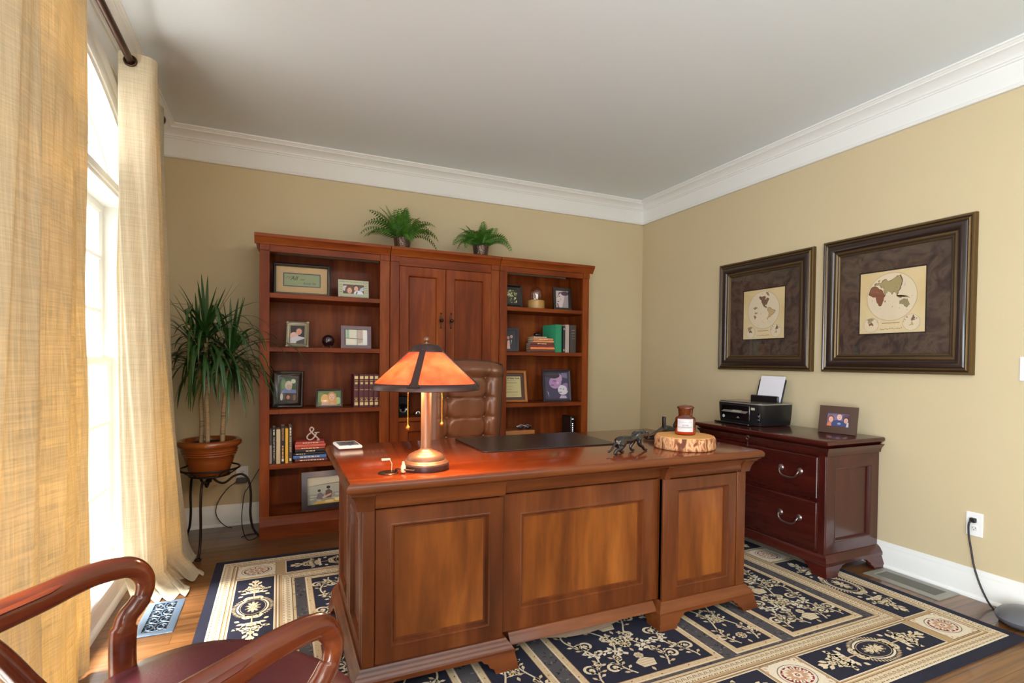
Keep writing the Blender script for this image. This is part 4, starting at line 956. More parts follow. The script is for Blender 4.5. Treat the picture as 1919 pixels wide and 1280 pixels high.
# cord grommet with the cover lifted and the lamp plug lead
gr = mat('burnished_dark_nickel', (96, 80, 72), 0.22, 0.9)
def grommet(loc, label, lead):
    t = thing('cable_grommet', label, 'grommet', loc)
    b = MB(); b.lathe([(0, 0.0004), (0.034, 0.0004), (0.036, 0.001), (0.037, 0.0025), (0.034, 0.0045), (0.0, 0.0045)], 40); b.build('cover', gr, t)
    b = MB(); b.lathe([(0.018, 0.0046), (0.021, 0.0052), (0.018, 0.0056), (0.004, 0.0056)], 24, (0.008, 0.004, 0)); b.build('hub', gr, t)
    return t
grommet((0.372, 2.015, DT), 'round metal cable grommet beside the lamp base', True)
grommet((2.03, 2.10, DT), 'round metal cable grommet behind the log slice at the right end', False)
t = thing('lamp_cord', 'brown lamp cord with small clear plug looping by the lamp base', 'cord', (0.41, 2.0, DT))
b = MB(); b.tube(smooth_path([(0.065, 0.0, 0.012), (0.045, -0.03, 0.012), (0.015, -0.022, 0.016), (-0.006, 0.0, 0.018), (-0.012, 0.012, 0.012), (-0.004, 0.02, 0.007)], 8), 0.003, 8); b.build('cable', mat('brown_cord', (62, 38, 30), 0.5), t)
b = MB(); b.lathe([(0, 0.005), (0.008, 0.006), (0.0095, 0.014), (0.009, 0.028), (0.006, 0.034), (0.004, 0.045), (0, 0.046)], 16, (0.012, -0.014, 0)); b.build('plug', mat('ivory_plastic', (236, 214, 180), 0.25), t)
b = MB(); b.tube([(-0.022, 0.035, 0.005), (-0.02, 0.038, 0.03), (-0.028, 0.04, 0.048)], 0.0016, 6); b.box(-0.058, -0.026, 0.036, 0.045, 0.044, 0.051); b.build('toggle', mat('ivory_plastic_toggle', (232, 214, 190), 0.3), t, bevel=0.002)

# phone, desk pad
t = thing('mobile_phone', 'thick white smartphone lying near the left edge of the desk', 'phone', (0.302, 2.705, DT), radians(4))
b = MB(); b.box(-0.055, 0.055, -0.085, 0.085, 0.001, 0.016); b.build('body', WHITEP, t, bevel=0.006, seg=3)
b = MB(); b.box(-0.045, 0.045, -0.06, 0.06, 0.0155, 0.0168); b.build('screen', mat('phone_glass', (112, 134, 160), 0.08, coat=1), t)
b = MB(); b.lathe([(0, 0.0168), (0.006, 0.0168), (0.006, 0.0174), (0, 0.0174)], 16, (0, -0.07, 0)); b.build('home_button', mat('phone_button', (60, 66, 84), 0.3), t)
b = MB(); R_ = 0.02
pts = [(0.86, 2.30), (1.468, 2.298), (1.60, 2.42), (1.60, 2.765), (0.86, 2.775)]
x0, x1, y0, y1 = 0.86, 1.60, 2.298, 2.762
pts = [(x1-R_+R_*cos(a), y1-R_+R_*sin(a)) for a in [pi/2*i/6 for i in range(7)]]+[(x0+R_+R_*cos(a), y1-R_+R_*sin(a)) for a in [pi/2+pi/2*i/6 for i in range(7)]]+[(x0+R_+R_*cos(a), y0+R_+R_*sin(a)) for a in [pi+pi/2*i/6 for i in range(7)]]+[(x1-R_+R_*cos(a), y0+R_+R_*sin(a)) for a in [3*pi/2+pi/2*i/6 for i in range(7)]]
b.prism([(x-1.23, y-2.53) for x, y in pts], TZ(0), 0.0005, 0.006)
o = tag(b.build('desk_pad', mat('black_leatherette', (34, 28, 28), 0.34, bump=0.05, bscale=350, coat=0.1), None, bevel=0.0015, loc=(1.23, 2.53, DT)), 'thin black leather desk pad in front of the brown office chair', 'desk pad')

# ================================================================ OFFICE CHAIR
LEA = mat('brown_tufted_leather', (110, 66, 42), 0.36, coat=0.15, bump=0.08, bscale=260, var=0.12, vscale=6)
t = thing('office_chair', 'brown button tufted leather swivel office chair behind the desk', 'chair', (1.065, 3.19, 0), radians(2))
CW, CH0, CH1 = 0.255, 0.50, 1.225
TBX = 0.124
btn = [(sx*TBX, z) for sx in (-1, 1) for z in (0.62, 0.742, 0.865, 0.99, 1.115)]
def backsurf(u, v):
    # u in -1..1 across, v in 0..1 up; returns (x, depth towards -y, z)
    z = CH0+(CH1-CH0)*v; w = CW*(0.93+0.05*sin(v*pi*0.7)-0.06*max(0, v-0.9)*10*0.3); x = u*w
    top = 0.028*u*u*max(0, (v-0.75)/0.25)**2
    d = 0.055*(1-abs(u)**6)*(1-max(0, (v-0.9)/0.1)**3*0.75)
    if abs(u) > 0.62: d += 0.018*sin(min(1, (abs(u)-0.62)/0.3)*pi)
    if v > 0.86: d += 0.014*sin(min(1, (v-0.86)/0.11)*pi)
    for bx, bz in btn:
        dx, dz2 = x-bx, z-bz; r2 = (dx/0.022)**2+(dz2/0.022)**2; d -= 0.026*math.exp(-r2)
        sgn = 1 if bx > 0 else -1
        d -= 0.010*math.exp(-(dz2/0.006)**2)*math.exp(-((dx+sgn*0.05)/0.05)**2)           # short crease towards the middle
        d -= 0.005*math.exp(-(dz2/0.007)**2)*math.exp(-((dx-sgn*0.035)/0.03)**2)
    for sx in (-1, 1):
        if 0.55 < z < 1.12: d -= 0.012*math.exp(-((x-sx*TBX)/0.007)**2)
    if abs(x) < TBX: d -= 0.004
    d += 0.006*math.exp(-((abs(x)-TBX/2)/0.05)**2)
    return (x, 0.06*(1-v)-d-0.02, z-top)
b = MB(); nu, nv = 72, 96; L = []
for j in range(nv+1): L.append([backsurf(-1+2*i/nu, j/nv) for i in range(nu+1)])
b.rings(L, closed=False)
Lb = [[(x*0.985, 0.06*(1-j/nv)+0.055-0.03*(abs(-1+2*i/nu)**4), z) for i, (x, y, z) in enumerate(row)] for j, row in enumerate(L)]
b.rings(Lb, closed=False)
for i0 in (0, nu): b.rings([[L[j][i0], Lb[j][i0]] for j in range(nv+1)], closed=False)
b.rings([L[nv], Lb[nv]], closed=False); b.rings([L[0], Lb[0]], closed=False)
back = b.build('backrest', LEA, t, smooth=60)
for bx, bz in btn:
    v = (bz-CH0)/(CH1-CH0); p = backsurf(bx/(CW*(0.93+0.05*sin(v*pi*0.7))), v)
    q = MB(); q.sphere((p[0], p[1]-0.006, p[2]), (0.0105, 0.008, 0.0105), 14, 8); q.build('tuft_button', LEA, back)
q = MB(); q.tube([L[j][0] for j in range(2, nv-1, 3)]+[L[nv][i] for i in range(0, nu+1, 3)]+[L[j][nu] for j in range(nv-2, 1, -3)], 0.005, 8); q.build('piping', mat('dark_brown_piping', (44, 24, 18), 0.5), back)
b = MB(); b.box(-0.25, 0.25, -0.42, 0.06, 0.0, 0.1); b.v = [(x, y, z+0.42) for x, y, z in b.v]; b.build('seat', LEA, t, bevel=0.035, seg=4)
armw = mat('honey_oak_arm', (196, 124, 46), 0.25, coat=0.5)
for s in (-1, 1):
    q = MB(); q.tube(smooth_path([(s*0.265, 0.05, 0.56), (s*0.29, 0.02, 0.63), (s*0.305, -0.06, 0.68), (s*0.305, -0.2, 0.70), (s*0.30, -0.30, 0.69), (s*0.295, -0.325, 0.64), (s*0.28, -0.27, 0.58), (s*0.26, -0.2, 0.48)], 6), [(0.03, 0.024)]*43, 12); ar = q.build('armrest', armw, t)
    q = MB(); q.sphere((s*0.30, -0.292, 0.715), (0.034, 0.05, 0.05), 18, 12); q.build('arm_knuckle', armw, ar)
q = MB(); q.tube([(0, -0.18, 0.42), (0, -0.18, 0.13)], 0.03, 18); q.build('gas_column', BLACKP, t)
for k in range(5):
    a = 2*pi*k/5+0.3; q = MB(); q.tube([(0, -0.18, 0.14), (0.15*cos(a), -0.18+0.15*sin(a), 0.115), (0.28*cos(a), -0.18+0.28*sin(a), 0.085)], [(0.03, 0.022), (0.025, 0.02), (0.016, 0.014)], 10); lg = q.build('base_arm', CHAIRW['x'], t)
    q = MB(); q.tube([(0.28*cos(a)-0.02*sin(a), -0.18+0.28*sin(a)+0.02*cos(a), rugth+0.031), (0.28*cos(a)+0.02*sin(a), -0.18+0.28*sin(a)-0.02*cos(a), rugth+0.031)], 0.03, 18); q.build('caster', BLACKP, lg)

# ================================================================ ARMCHAIR (front left)
AM = Vector((-0.144, 1.328, 0)); LATV = Vector((cos(radians(-50.7)), sin(radians(-50.7)), 0))
t = thing('armchair', 'dark mahogany open armchair with burgundy leather seat in the left foreground', 'chair', (AM.x, AM.y, 0), atan2(LATV.y, LATV.x))
BURG = mat('burgundy_leather', (76, 33, 43), 0.32, coat=0.2, bump=0.05, bscale=120, var=0.1, vscale=5)
# local frame: x lateral, y forward, z up
HA = 0.32
b = MB(); L = []
def seat_outline(f, n=48):
    P = []
    for i in range(n):
        a = 2*pi*i/n; c_, s_ = cos(a), sin(a)
        P.append((0.335*f*(abs(c_)**0.75)*(1 if c_ > 0 else -1)*(1.0 if s_ > 0 else 0.93), (0.262 if s_ > 0 else 0.215)*f*(abs(s_)**(0.85 if s_ > 0 else 0.6))*(1 if s_ > 0 else -1)))
    return P
for f, z in ((0.93, 0.405), (0.985, 0.412), (1.0, 0.425), (0.992, 0.445), (0.95, 0.458), (0.8, 0.469), (0.5, 0.476), (0.2, 0.479)): L.append([(x, y, z) for x, y in seat_outline(f)])
b.rings(L, cap0=True, cap1=True); st = b.build('seat', BURG, t, smooth=60)
q = MB(); q.tube([(x, y, 0.414) for x, y in seat_outline(1.005)], 0.005, 8, closed=True); q.build('piping', mat('dark_violet_piping', (58, 24, 50), 0.4), st)
b = MB(); b.rings([[(x, y, z) for x, y in seat_outline(f)] for f, z in ((0.97, 0.335), (0.99, 0.345), (0.99, 0.395), (0.96, 0.408))], cap0=True, cap1=True); b.build('seat_rail', CHAIRW['x'], t, smooth=50)
armp = [(0, 0.40), (0, 0.465), (0, 0.51), (0.002, 0.55), (0.01, 0.58), (0.03, 0.6), (0.047, 0.622), (0.052, 0.652), (0.041, 0.68), (0.018, 0.701), (-0.012, 0.708), (-0.055, 0.711), (-0.1, 0.708), (-0.15, 0.70), (-0.2, 0.694), (-0.26, 0.688), (-0.315, 0.684)]
for s in (-1, 1):
    P = smooth_path([(s*(HA-0.10*max(0, -y-0.05)), y, z) for y, z in armp], 6)
    n = len(P); rad = []
    for i in range(n):
        u = i/(n-1)
        if u < 0.2: r = (0.022, 0.030)
        elif u < 0.36: r = (0.019+0.003*(0.36-u)/0.16, 0.024)
        else: r = (0.018+0.006*(u-0.36), 0.020+0.016*(u-0.36)/0.64)
        rad.append(r)
    q = MB(); q.tube(P, rad, 14, upv=(s*1.0, 0, 0.0)); ar = q.build('arm', CHAIRW['y'], t, smooth=60)
    pd = MB(); pp = [P[int(n*(0.74+0.25*i/9))] for i in range(10)]
    pd.tube([(p.x, p.y, p.z+0.014) for p in pp], [(0.004+0.004*min(1, i/2), 0.010+0.016*min(1, i/3)) for i in range(10)], 12, upv=(0, 0, 1)); pd.build('arm_pad', CHAIRW['y'], ar, smooth=60)
for s in (-1, 1):
    q = MB(); q.tube(smooth_path([(s*0.27, -0.15, 0.36), (s*0.28, -0.165, 0.47), (s*0.285, -0.205, 0.55), (s*0.29, -0.25, 0.63), (s*0.295, -0.29, 0.68), (s*0.295, -0.32, 0.72)], 6), [(0.022, 0.036)]*31, 14, upv=(0, -1, 0.4)); q.build('back_post', CHAIRW['z'], t, smooth=60)
q = MB(); q.tube(smooth_path([(-0.295, -0.315, 0.705), (-0.26, -0.41, 0.71), (-0.14, -0.50, 0.715), (0, -0.53, 0.715), (0.14, -0.50, 0.715), (0.26, -0.41, 0.71), (0.295, -0.315, 0.705)], 8), [(0.028, 0.014)]*49, 12, upv=(0, 0, 1)); q.build('crest_rail', CHAIRW['x'], t, smooth=60)
q = MB(); L = []
for k in range(9):
    f = k/8; z = 0.40+0.31*f; w = 0.05+0.035*sin(f*pi*1.3+0.3); yb = -0.20-0.31*f**1.2; L.append([(-w, yb, z), (-w*0.4, yb-0.006, z), (w*0.4, yb-0.006, z), (w, yb, z), (w, yb-0.012, z), (-w, yb-0.012, z)])
q.rings(L, cap0=True, cap1=True); q.build('splat', CHAIRW['z'], t, smooth=50)
for s in (-1, 1):
    q = MB(); q.tube(smooth_path([(s*0.22, 0.125, 0.36), (s*0.245, 0.155, 0.29), (s*0.235, 0.145, 0.18), (s*0.215, 0.12, 0.07), (s*0.23, 0.14, 0.035), (s*0.235, 0.145, 0.012)], 6), [0.036]*4+[0.034-0.0006*i for i in range(14)]+[0.022]*5+[0.024, 0.028, 0.031, 0.032, 0.032, 0.03, 0.03, 0.03], 14); q.build('leg', CHAIRW['z'], t, smooth=60)
    q = MB(); q.tube(smooth_path([(s*0.24, -0.14, 0.38), (s*0.245, -0.18, 0.2), (s*0.25, -0.25, 0.001)], 8), [0.022]*17, 12); q.build('leg', CHAIRW['z'], t, smooth=60)
# ================================================================ FRAMED MAPS
FRM = mat('dark_brown_frame_wood', (44, 30, 26), 0.3, coat=0.3); GOLD = mat('aged_gold_bead', (98, 76, 44), 0.4, 0.55, bump=0.1, bscale=200)
MATB = ramp_noise_mat('marbled_brown_mat_board', [(40, 30, 28), (66, 48, 42), (88, 70, 56), (60, 50, 50)], (5, 5, 5), nscale=1.6, detail=7, distortion=2.2, rough=0.6, coat=0)
PARCH = ramp_noise_mat('parchment_map_paper', [(206, 176, 118), (222, 198, 150), (228, 206, 168)], (1.5, 14, 1.5), nscale=1.2, rough=0.7, coat=0)
LANDS_E = {'africa': [(-17, 15), (-16, 28), (-6, 36), (10, 37), (20, 32), (32, 31), (38, 20), (44, 11), (51, 12), (42, -2), (40, -15), (34, -26), (26, -34), (18, -34), (12, -18), (9, 2), (-4, 5), (-12, 8)],
  'eurasia': [(-9, 43), (-9, 37), (3, 42), (12, 44), (18, 40), (24, 37), (30, 40), (36, 36), (36, 30), (44, 13), (58, 22), (56, 27), (66, 25), (73, 18), (78, 8), (86, 20), (92, 22), (98, 10), (103, 2), (106, 12), (110, 21), (120, 28), (122, 38), (130, 42), (140, 52), (150, 60), (160, 68), (140, 73), (110, 76), (80, 73), (60, 69), (40, 67), (28, 71), (14, 67), (8, 60), (12, 55), (2, 50)],
  'australia': [(114, -22), (122, -17), (130, -12), (137, -13), (142, -11), (146, -19), (153, -27), (150, -37), (140, -38), (130, -32), (116, -34)],
  'indies': [(96, 4), (106, -6), (115, -8), (120, -9), (118, -3), (134, -1), (148, -8), (135, -6), (118, 5), (110, 1), (104, -2)], 'madagascar': [(44, -16), (50, -15), (47, -25), (44, -23)], 'japan': [(131, 33), (140, 36), (143, 43), (138, 37)],
  'britain': [(-5, 50), (1, 52), (-3, 58), (-6, 56)], 'new_zealand': [(168, -46), (174, -38), (176, -40), (171, -45)]}
LANDS_W = {'north': [(-165, 62), (-160, 70), (-130, 70), (-110, 73), (-85, 74), (-80, 66), (-92, 60), (-80, 54), (-78, 62), (-64, 60), (-56, 52), (-66, 45), (-75, 39), (-81, 31), (-81, 25), (-90, 30), (-97, 26), (-95, 18), (-88, 21), (-84, 12), (-79, 8), (-92, 14), (-106, 21), (-114, 31), (-124, 42), (-130, 54), (-150, 59)],
  'south': [(-78, 8), (-71, 12), (-60, 9), (-50, 1), (-35, -6), (-39, -18), (-48, -26), (-56, -36), (-65, -42), (-68, -53), (-74, -50), (-71, -32), (-70, -18), (-80, -5)], 'greenland': [(-55, 68), (-45, 61), (-30, 69), (-22, 78), (-50, 80)],
  'isles_a': [(-170, -8), (-160, -10), (-152, -16), (-166, -16)], 'isles_b': [(-178, 12), (-165, 18), (-150, 14), (-168, 5)], 'isles_c': [(-178, -25), (-168, -22), (-162, -32), (-175, -40)], 'cuba': [(-84, 22), (-75, 20), (-70, 19), (-80, 23)]}
def proj(lo, la, lo0):
    lo, la, lo0 = radians(lo-lo0), radians(la), 0
    k = 2/(1+cos(la)*cos(lo)); return (k*cos(la)*sin(lo)/2, k*sin(la)/2)     # stereographic hemisphere, radius 1
def map_picture(label, yc, zc, S, west):
    t = thing('framed_map', label, 'picture', (XR, yc, zc), -pi/2)
    T = lambda u, v, n=0: (u, -n, v)
    h = S/2
    b = MB()
    pr = [(0, 0.0), (0, 0.022), (0.006, 0.03), (0.014, 0.031), (0.02, 0.026), (0.022, 0.030), (0.028, 0.034), (0.034, 0.030), (0.036, 0.028), (0.046, 0.036), (0.058, 0.038), (0.07, 0.034), (0.078, 0.026), (0.08, 0.022), (0.084, 0.024), (0.092, 0.026), (0.099, 0.022), (0.101, 0.018), (0.107, 0.02), (0.113, 0.016), (0.115, 0.008)]
    gm = [1, 1, 1, 0, 1, 1, 1, 0, 0, 0, 0, 0, 0, 0, 1, 1, 0, 0, 1, 1, 0]
    b.mitre(T, S, S, pr, -h, -h, 0, mats=gm[:len(pr)-1], back=0); b.build('frame', [FRM, GOLD], t, smooth=40)
    iw = h-0.113; pw = 0.187 if not west else 0.187
    b = MB(); b.mitre(T, 2*iw, 2*iw, [(0, 0.006), (iw-pw-0.008, 0.006), (iw-pw-0.007, 0.0045), (iw-pw, 0.0045), (iw-pw, 0.003)], -iw, -iw, 0, mats=[0, 1, 1, 1]); b.build('mat_board', [MATB, mat('dark_mat_core', (38, 22, 18), 0.6)], t, smooth=0)
    b = MB(); b.mitre(T, 2*pw, 2*pw, [(0, 0.002), (0, 0.0035)], -pw, -pw, 0, fill=0); mp = b.build('map_sheet', PARCH, t, smooth=0)
    b = MB(); l0 = 0.0037; r = 0.145; cy = 0.03; cols = {'africa': (132, 82, 58), 'eurasia': (168, 150, 104), 'australia': (150, 136, 100), 'north': (122, 92, 74), 'south': (196, 164, 116)}
    def ell(cx, cyy, rr, c, l, n=40): b.poly([T(cx+rr*cos(2*pi*i/n), cyy+rr*sin(2*pi*i/n), l) for i in range(n)], 0, c)
    def globe(cx, cyy, rr, lo0, rot, lands, l, wd):
        ell(cx, cyy, rr, (150, 124, 84), l); ell(cx, cyy, rr-wd, (224, 204, 172), l+0.0001); ell(cx, cyy, rr-wd*2.4, (160, 134, 94), l+0.0002); ell(cx, cyy, rr-wd*3.0, (226, 208, 178), l+0.0003)
        for nm, P in lands.items():
            Q = []
            for k in range(len(P)):
                (a, a2), (c_, c2) = P[k], P[(k+1) % len(P)]
                for q in range(3): Q.append((a+(c_-a)*q/3+rnd.uniform(-1, 1)*1.3, a2+(c2-a2)*q/3+rnd.uniform(-1, 1)*1.3))
            ca, sa = cos(rot), sin(rot); V = []
            for lo, la in Q:
                u, v = proj(lo, la, lo0); u, v = u*ca-v*sa, u*sa+v*ca; d = sqrt(u*u+v*v)
                if d > 0.97: u, v = u*0.97/d, v*0.97/d
                V.append((cx+u*(rr-wd*3.2), cyy+v*(rr-wd*3.2)))
            cxx = sum(p[0] for p in V)/len(V); cyv = sum(p[1] for p in V)/len(V)
            b.poly([T(u, v, l+0.0004) for u, v in V], 0, (94, 72, 52)); b.poly([T(cxx+(u-cxx)*0.93, cyv+(v-cyv)*0.93, l+0.0005) for u, v in V], 0, cols.get(nm, (150, 120, 86)))
        for k in range(26):
            a = rnd.uniform(0, 2*pi); q = rnd.uniform(0.2, 0.88)*rr; ell(cx+q*cos(a), cyy+q*sin(a), rr*rnd.uniform(0.008, 0.022), (150, 116, 84), l+0.0006, 7)
    globe(0, cy, r, -110 if west else 75, 0, LANDS_W if west else LANDS_E, l0, 0.0012)
    globe(-0.115, -0.135, 0.045, 10, 0.9, LANDS_E, l0+0.0008, 0.0008); globe(0.115, -0.13, 0.048, -80, -0.7, LANDS_W, l0+0.0008, 0.0008)
    b.poly([T(-0.05, -0.129, l0), T(0.05, -0.129, l0), T(0.05, -0.126, l0), T(-0.05, -0.126, l0)], 0, (112, 74, 52))
    x = -0.06
    while x < 0.06:
        w = rnd.uniform(0.003, 0.009); y = -0.163+rnd.uniform(-0.003, 0.004); b.poly([T(x, y-0.002, l0), T(x+w, y-0.001, l0), T(x+w*0.8, y+0.003, l0), T(x+w*0.2, y+0.002, l0)], 0, (96, 66, 48)); x += w+rnd.uniform(0.001, 0.004)
    b.build('map_print', PAPER, mp, smooth=0, recalc=False)
    g = MB(); g.box(-iw, iw, -0.0105, -0.0095, -iw, iw); g.build('glass', GLASS, t, smooth=0)
map_picture('smaller looking framed western hemisphere map, the one nearer the room corner', 2.905, 1.600, 0.855, True)
map_picture('framed eastern hemisphere map with a brown africa, nearer the camera above the outlet', 1.978, 1.603, 0.860, False)

# ================================================================ PHOTO FRAMES
def photo(b, T, x0, z0, w, h, kind, n):
    # paints a small snapshot as stacked flat shapes in the print
    st = [n]
    def P(pts, c): st[0] += 0.00012; b.poly([T(x0+u*w, z0+v*h, st[0]) for u, v in pts], 0, c)
    def E(cu, cv, ru, rv, c, m=18): P([(min(1, max(0, cu+ru*cos(2*pi*i/m))), min(1, max(0, cv+rv*sin(2*pi*i/m)))) for i in range(m)], c)
    def face(cu, cv, r, skin=(224, 176, 150), hair=None, asp=w/h, hr=1.25):
        if hair: E(cu, cv+r*0.25*asp, r*hr, r*hr*asp*1.1, hair)
        E(cu, cv, r*0.85, r*1.1*asp, skin)
        for s in (-1, 1): E(cu+s*r*0.32, cv+r*0.15*asp, r*0.11, r*0.08*asp, (70, 44, 36), 8)
        E(cu, cv-r*0.5*asp, r*0.3, r*0.09*asp, (176, 90, 84), 8); E(cu, cv-r*0.12*asp, r*0.09, r*0.18*asp, (206, 150, 124), 8)
    bgc = {'couple': (96, 62, 44), 'dad': (40, 32, 40), 'beachfam': (176, 178, 168), 'woman': (86, 116, 62), 'two': (74, 108, 66), 'sepia': (196, 184, 184), 'night': (58, 58, 48), 'dark': (26, 20, 24), 'purple': (68, 62, 92), 'group': (126, 112, 140), 'pale': (224, 220, 206)}[kind]
    P([(0, 0), (1, 0), (1, 1), (0, 1)], bgc)
    if kind == 'couple':
        E(0.12, 0.6, 0.16, 0.3, (206, 206, 216)); P([(0.75, 0.3), (1, 0.4), (1, 0.85), (0.85, 0.7)], (190, 196, 214)); P([(0.02, 0), (0.12, 0.45), (0.35, 0.5), (0.52, 0.0)], (70, 40, 32)); face(0.32, 0.38, 0.13, hair=(104, 56, 36), hr=1.6)
        P([(0.5, 0), (0.55, 0.3), (0.72, 0.42), (0.92, 0.3), (1, 0)], (222, 226, 238)); P([(0.6, 0), (0.66, 0.3), (0.7, 0.3), (0.66, 0)], (40, 44, 66)); face(0.63, 0.6, 0.12, hair=(58, 36, 28), hr=1.12)
    elif kind == 'dad':
        E(0.25, 0.42, 0.3, 0.22, (222, 180, 176)); face(0.6, 0.66, 0.22, (220, 164, 140), (128, 100, 88), hr=1.08); P([(0, 0), (0, 0.28), (0.5, 0.42), (1, 0.34), (1, 0)], (206, 206, 214)); P([(0.4, 0), (0.45, 0.12), (1, 0.28), (1, 0)], (72, 72, 76))
    elif kind == 'two':
        E(0.78, 0.86, 0.14, 0.1, (204, 206, 190)); E(0.2, 0.72, 0.2, 0.2, (96, 134, 80)); E(0.84, 0.6, 0.16, 0.16, (58, 84, 48)); P([(0, 0.33), (0.3, 0.55), (0.95, 0.48), (1, 0.33)], (110, 124, 176)); E(0.5, 0.68, 0.22, 0.2, (214, 200, 190)); E(0.55, 0.6, 0.16, 0.13, (196, 172, 160)); P([(0, 0), (1, 0), (1, 0.34), (0, 0.34)], (64, 44, 38)); E(0.1, 0.18, 0.08, 0.16, (206, 204, 190)); face(0.5, 0.16, 0.12, (208, 140, 104), (40, 24, 22)); E(0.88, 0.15, 0.1, 0.14, (120, 92, 66))
    elif kind == 'woman':
        E(0.15, 0.5, 0.2, 0.4, (104, 140, 74)); E(0.9, 0.3, 0.14, 0.25, (172, 200, 140)); E(0.32, 0.42, 0.19, 0.36, (222, 176, 110)); P([(0.14, 0), (0.2, 0.3), (0.45, 0.3), (0.5, 0)], (206, 170, 150)); P([(0.45, 0), (0.5, 0.8), (0.8, 0.8), (0.86, 0)], (214, 160, 90)); face(0.62, 0.55, 0.15, (232, 188, 160), (206, 150, 92), hr=1.25); P([(0.52, 0), (0.58, 0.2), (0.68, 0.2), (0.74, 0)], (222, 170, 140))
    elif kind == 'pale':
        P([(0, 0), (0.07, 0), (0.07, 1), (0, 1)], (44, 34, 40)); P([(0.1, 0.45), (0.22, 0.45), (0.22, 1), (0.1, 1)], (140, 186, 158)); P([(0.6, 0.1), (0.8, 0.2), (0.8, 1), (0.6, 1)], (190, 172, 160)); P([(0.07, 0.42), (1, 0.37), (1, 0.41), (0.07, 0.46)], (120, 108, 100)); P([(0.55, 0), (0.58, 0), (0.58, 1), (0.55, 1)], (122, 112, 116)); P([(0.82, 0.05), (1, 0.05), (1, 0.98), (0.82, 0.98)], (240, 240, 238)); E(0.3, 0.2, 0.2, 0.15, (232, 228, 214))  # window reflection on the frame's glass, painted into the print
    elif kind == 'beachfam':
        P([(0, 0.66), (1, 0.7), (1, 1), (0, 1)], (206, 200, 180)); P([(0, 0.66), (0.4, 0.71), (1, 0.76), (1, 0.72), (0.4, 0.685), (0, 0.65)], (118, 116, 108)); P([(0, 0), (1, 0), (1, 0.4), (0, 0.36)], (156, 156, 146))
        for k in range(12): E(rnd.uniform(0.05, 0.95), rnd.uniform(0.12, 0.4), 0.07, 0.012, (214, 212, 202), 8)
        P([(0.1, 0.0), (0.25, 0.1), (0.6, 0.13), (0.8, 0.2), (1, 0.2), (1, 0)], (222, 180, 92)); E(0.55, 0.07, 0.12, 0.05, (240, 214, 150)); E(0.8, 0.12, 0.12, 0.06, (246, 226, 170))
        P([(0.22, 0.2), (0.26, 0.38), (0.34, 0.42), (0.42, 0.3), (0.38, 0.16)], (120, 112, 124)); E(0.3, 0.48, 0.04, 0.05, (62, 56, 60)); P([(0.45, 0.2), (0.46, 0.46), (0.54, 0.52), (0.63, 0.42), (0.6, 0.2)], (112, 82, 80)); E(0.53, 0.58, 0.05, 0.055, (54, 48, 54)); P([(0.36, 0.24), (0.6, 0.36), (0.6, 0.3), (0.4, 0.18)], (206, 172, 152))
    elif kind == 'night':
        for k in range(60): E(rnd.uniform(0.05, 0.95), rnd.uniform(0.02, 0.95), rnd.uniform(0.03, 0.1), rnd.uniform(0.02, 0.07), rnd.choice([(200, 196, 150), (150, 160, 110), (226, 220, 190), (96, 112, 76), (30, 32, 26)]), 7)
    elif kind == 'dark':
        face(0.3, 0.62, 0.13, (196, 140, 132), (30, 20, 20)); face(0.58, 0.68, 0.13, (200, 150, 140), (20, 14, 16)); P([(0.2, 0), (0.25, 0.45), (0.42, 0.5), (0.48, 0)], (222, 176, 160)); P([(0.48, 0), (0.5, 0.55), (0.85, 0.5), (0.9, 0)], (14, 12, 16)); P([(0.52, 0.2), (0.56, 0.5), (0.62, 0.5)], (220, 220, 226))
    elif kind == 'sepia':
        P([(0.5, 0), (1, 0), (1, 0.7), (0.75, 0.75)], (158, 146, 148)); P([(0.08, 0), (0.1, 0.7), (0.35, 0.95), (0.7, 0.9), (0.6, 0.3), (0.4, 0)], (206, 190, 190)); E(0.75, 0.86, 0.3, 0.13, (74, 58, 76)); P([(0.1, 0.55), (0.3, 0.92), (0.6, 0.95), (0.3, 0.8)], (84, 66, 80)); E(0.32, 0.68, 0.07, 0.025, (56, 46, 56), 8); E(0.22, 0.38, 0.1, 0.03, (110, 82, 92), 8); E(0.42, 0.5, 0.05, 0.09, (186, 168, 172)); P([(0.15, 0), (0.12, 0.3), (0.22, 0.25), (0.3, 0)], (120, 104, 112))
    elif kind == 'purple':
        P([(0.68, 0.84), (1, 0.78), (1, 1), (0.75, 1)], (124, 112, 150)); E(0.45, 0.62, 0.27, 0.24, (176, 134, 186)); E(0.62, 0.78, 0.14, 0.18, (188, 150, 190)); P([(0.0, 0.86), (0.4, 0.8), (0.5, 1), (0, 1)], (40, 30, 52)); E(0.4, 0.9, 0.26, 0.12, (44, 34, 56)); E(0.42, 0.68, 0.09, 0.018, (60, 44, 74), 8); E(0.56, 0.6, 0.06, 0.05, (206, 172, 206)); E(0.32, 0.52, 0.08, 0.02, (120, 80, 130), 8)
        E(0.78, 0.33, 0.23, 0.2, (214, 204, 222)); E(0.92, 0.44, 0.2, 0.16, (140, 110, 166)); E(0.76, 0.34, 0.2, 0.17, (222, 216, 226)); E(0.68, 0.38, 0.035, 0.015, (70, 60, 90), 8); E(0.8, 0.36, 0.035, 0.015, (70, 60, 90), 8); E(0.66, 0.24, 0.08, 0.02, (130, 100, 140), 8); P([(0.6, 0), (0.68, 0.12), (0.9, 0.1), (0.95, 0)], (190, 178, 206)); P([(0.08, 0.3), (0.13, 0.22), (0.17, 0.05), (0.12, 0.18)], (220, 216, 232))
    elif kind == 'group':
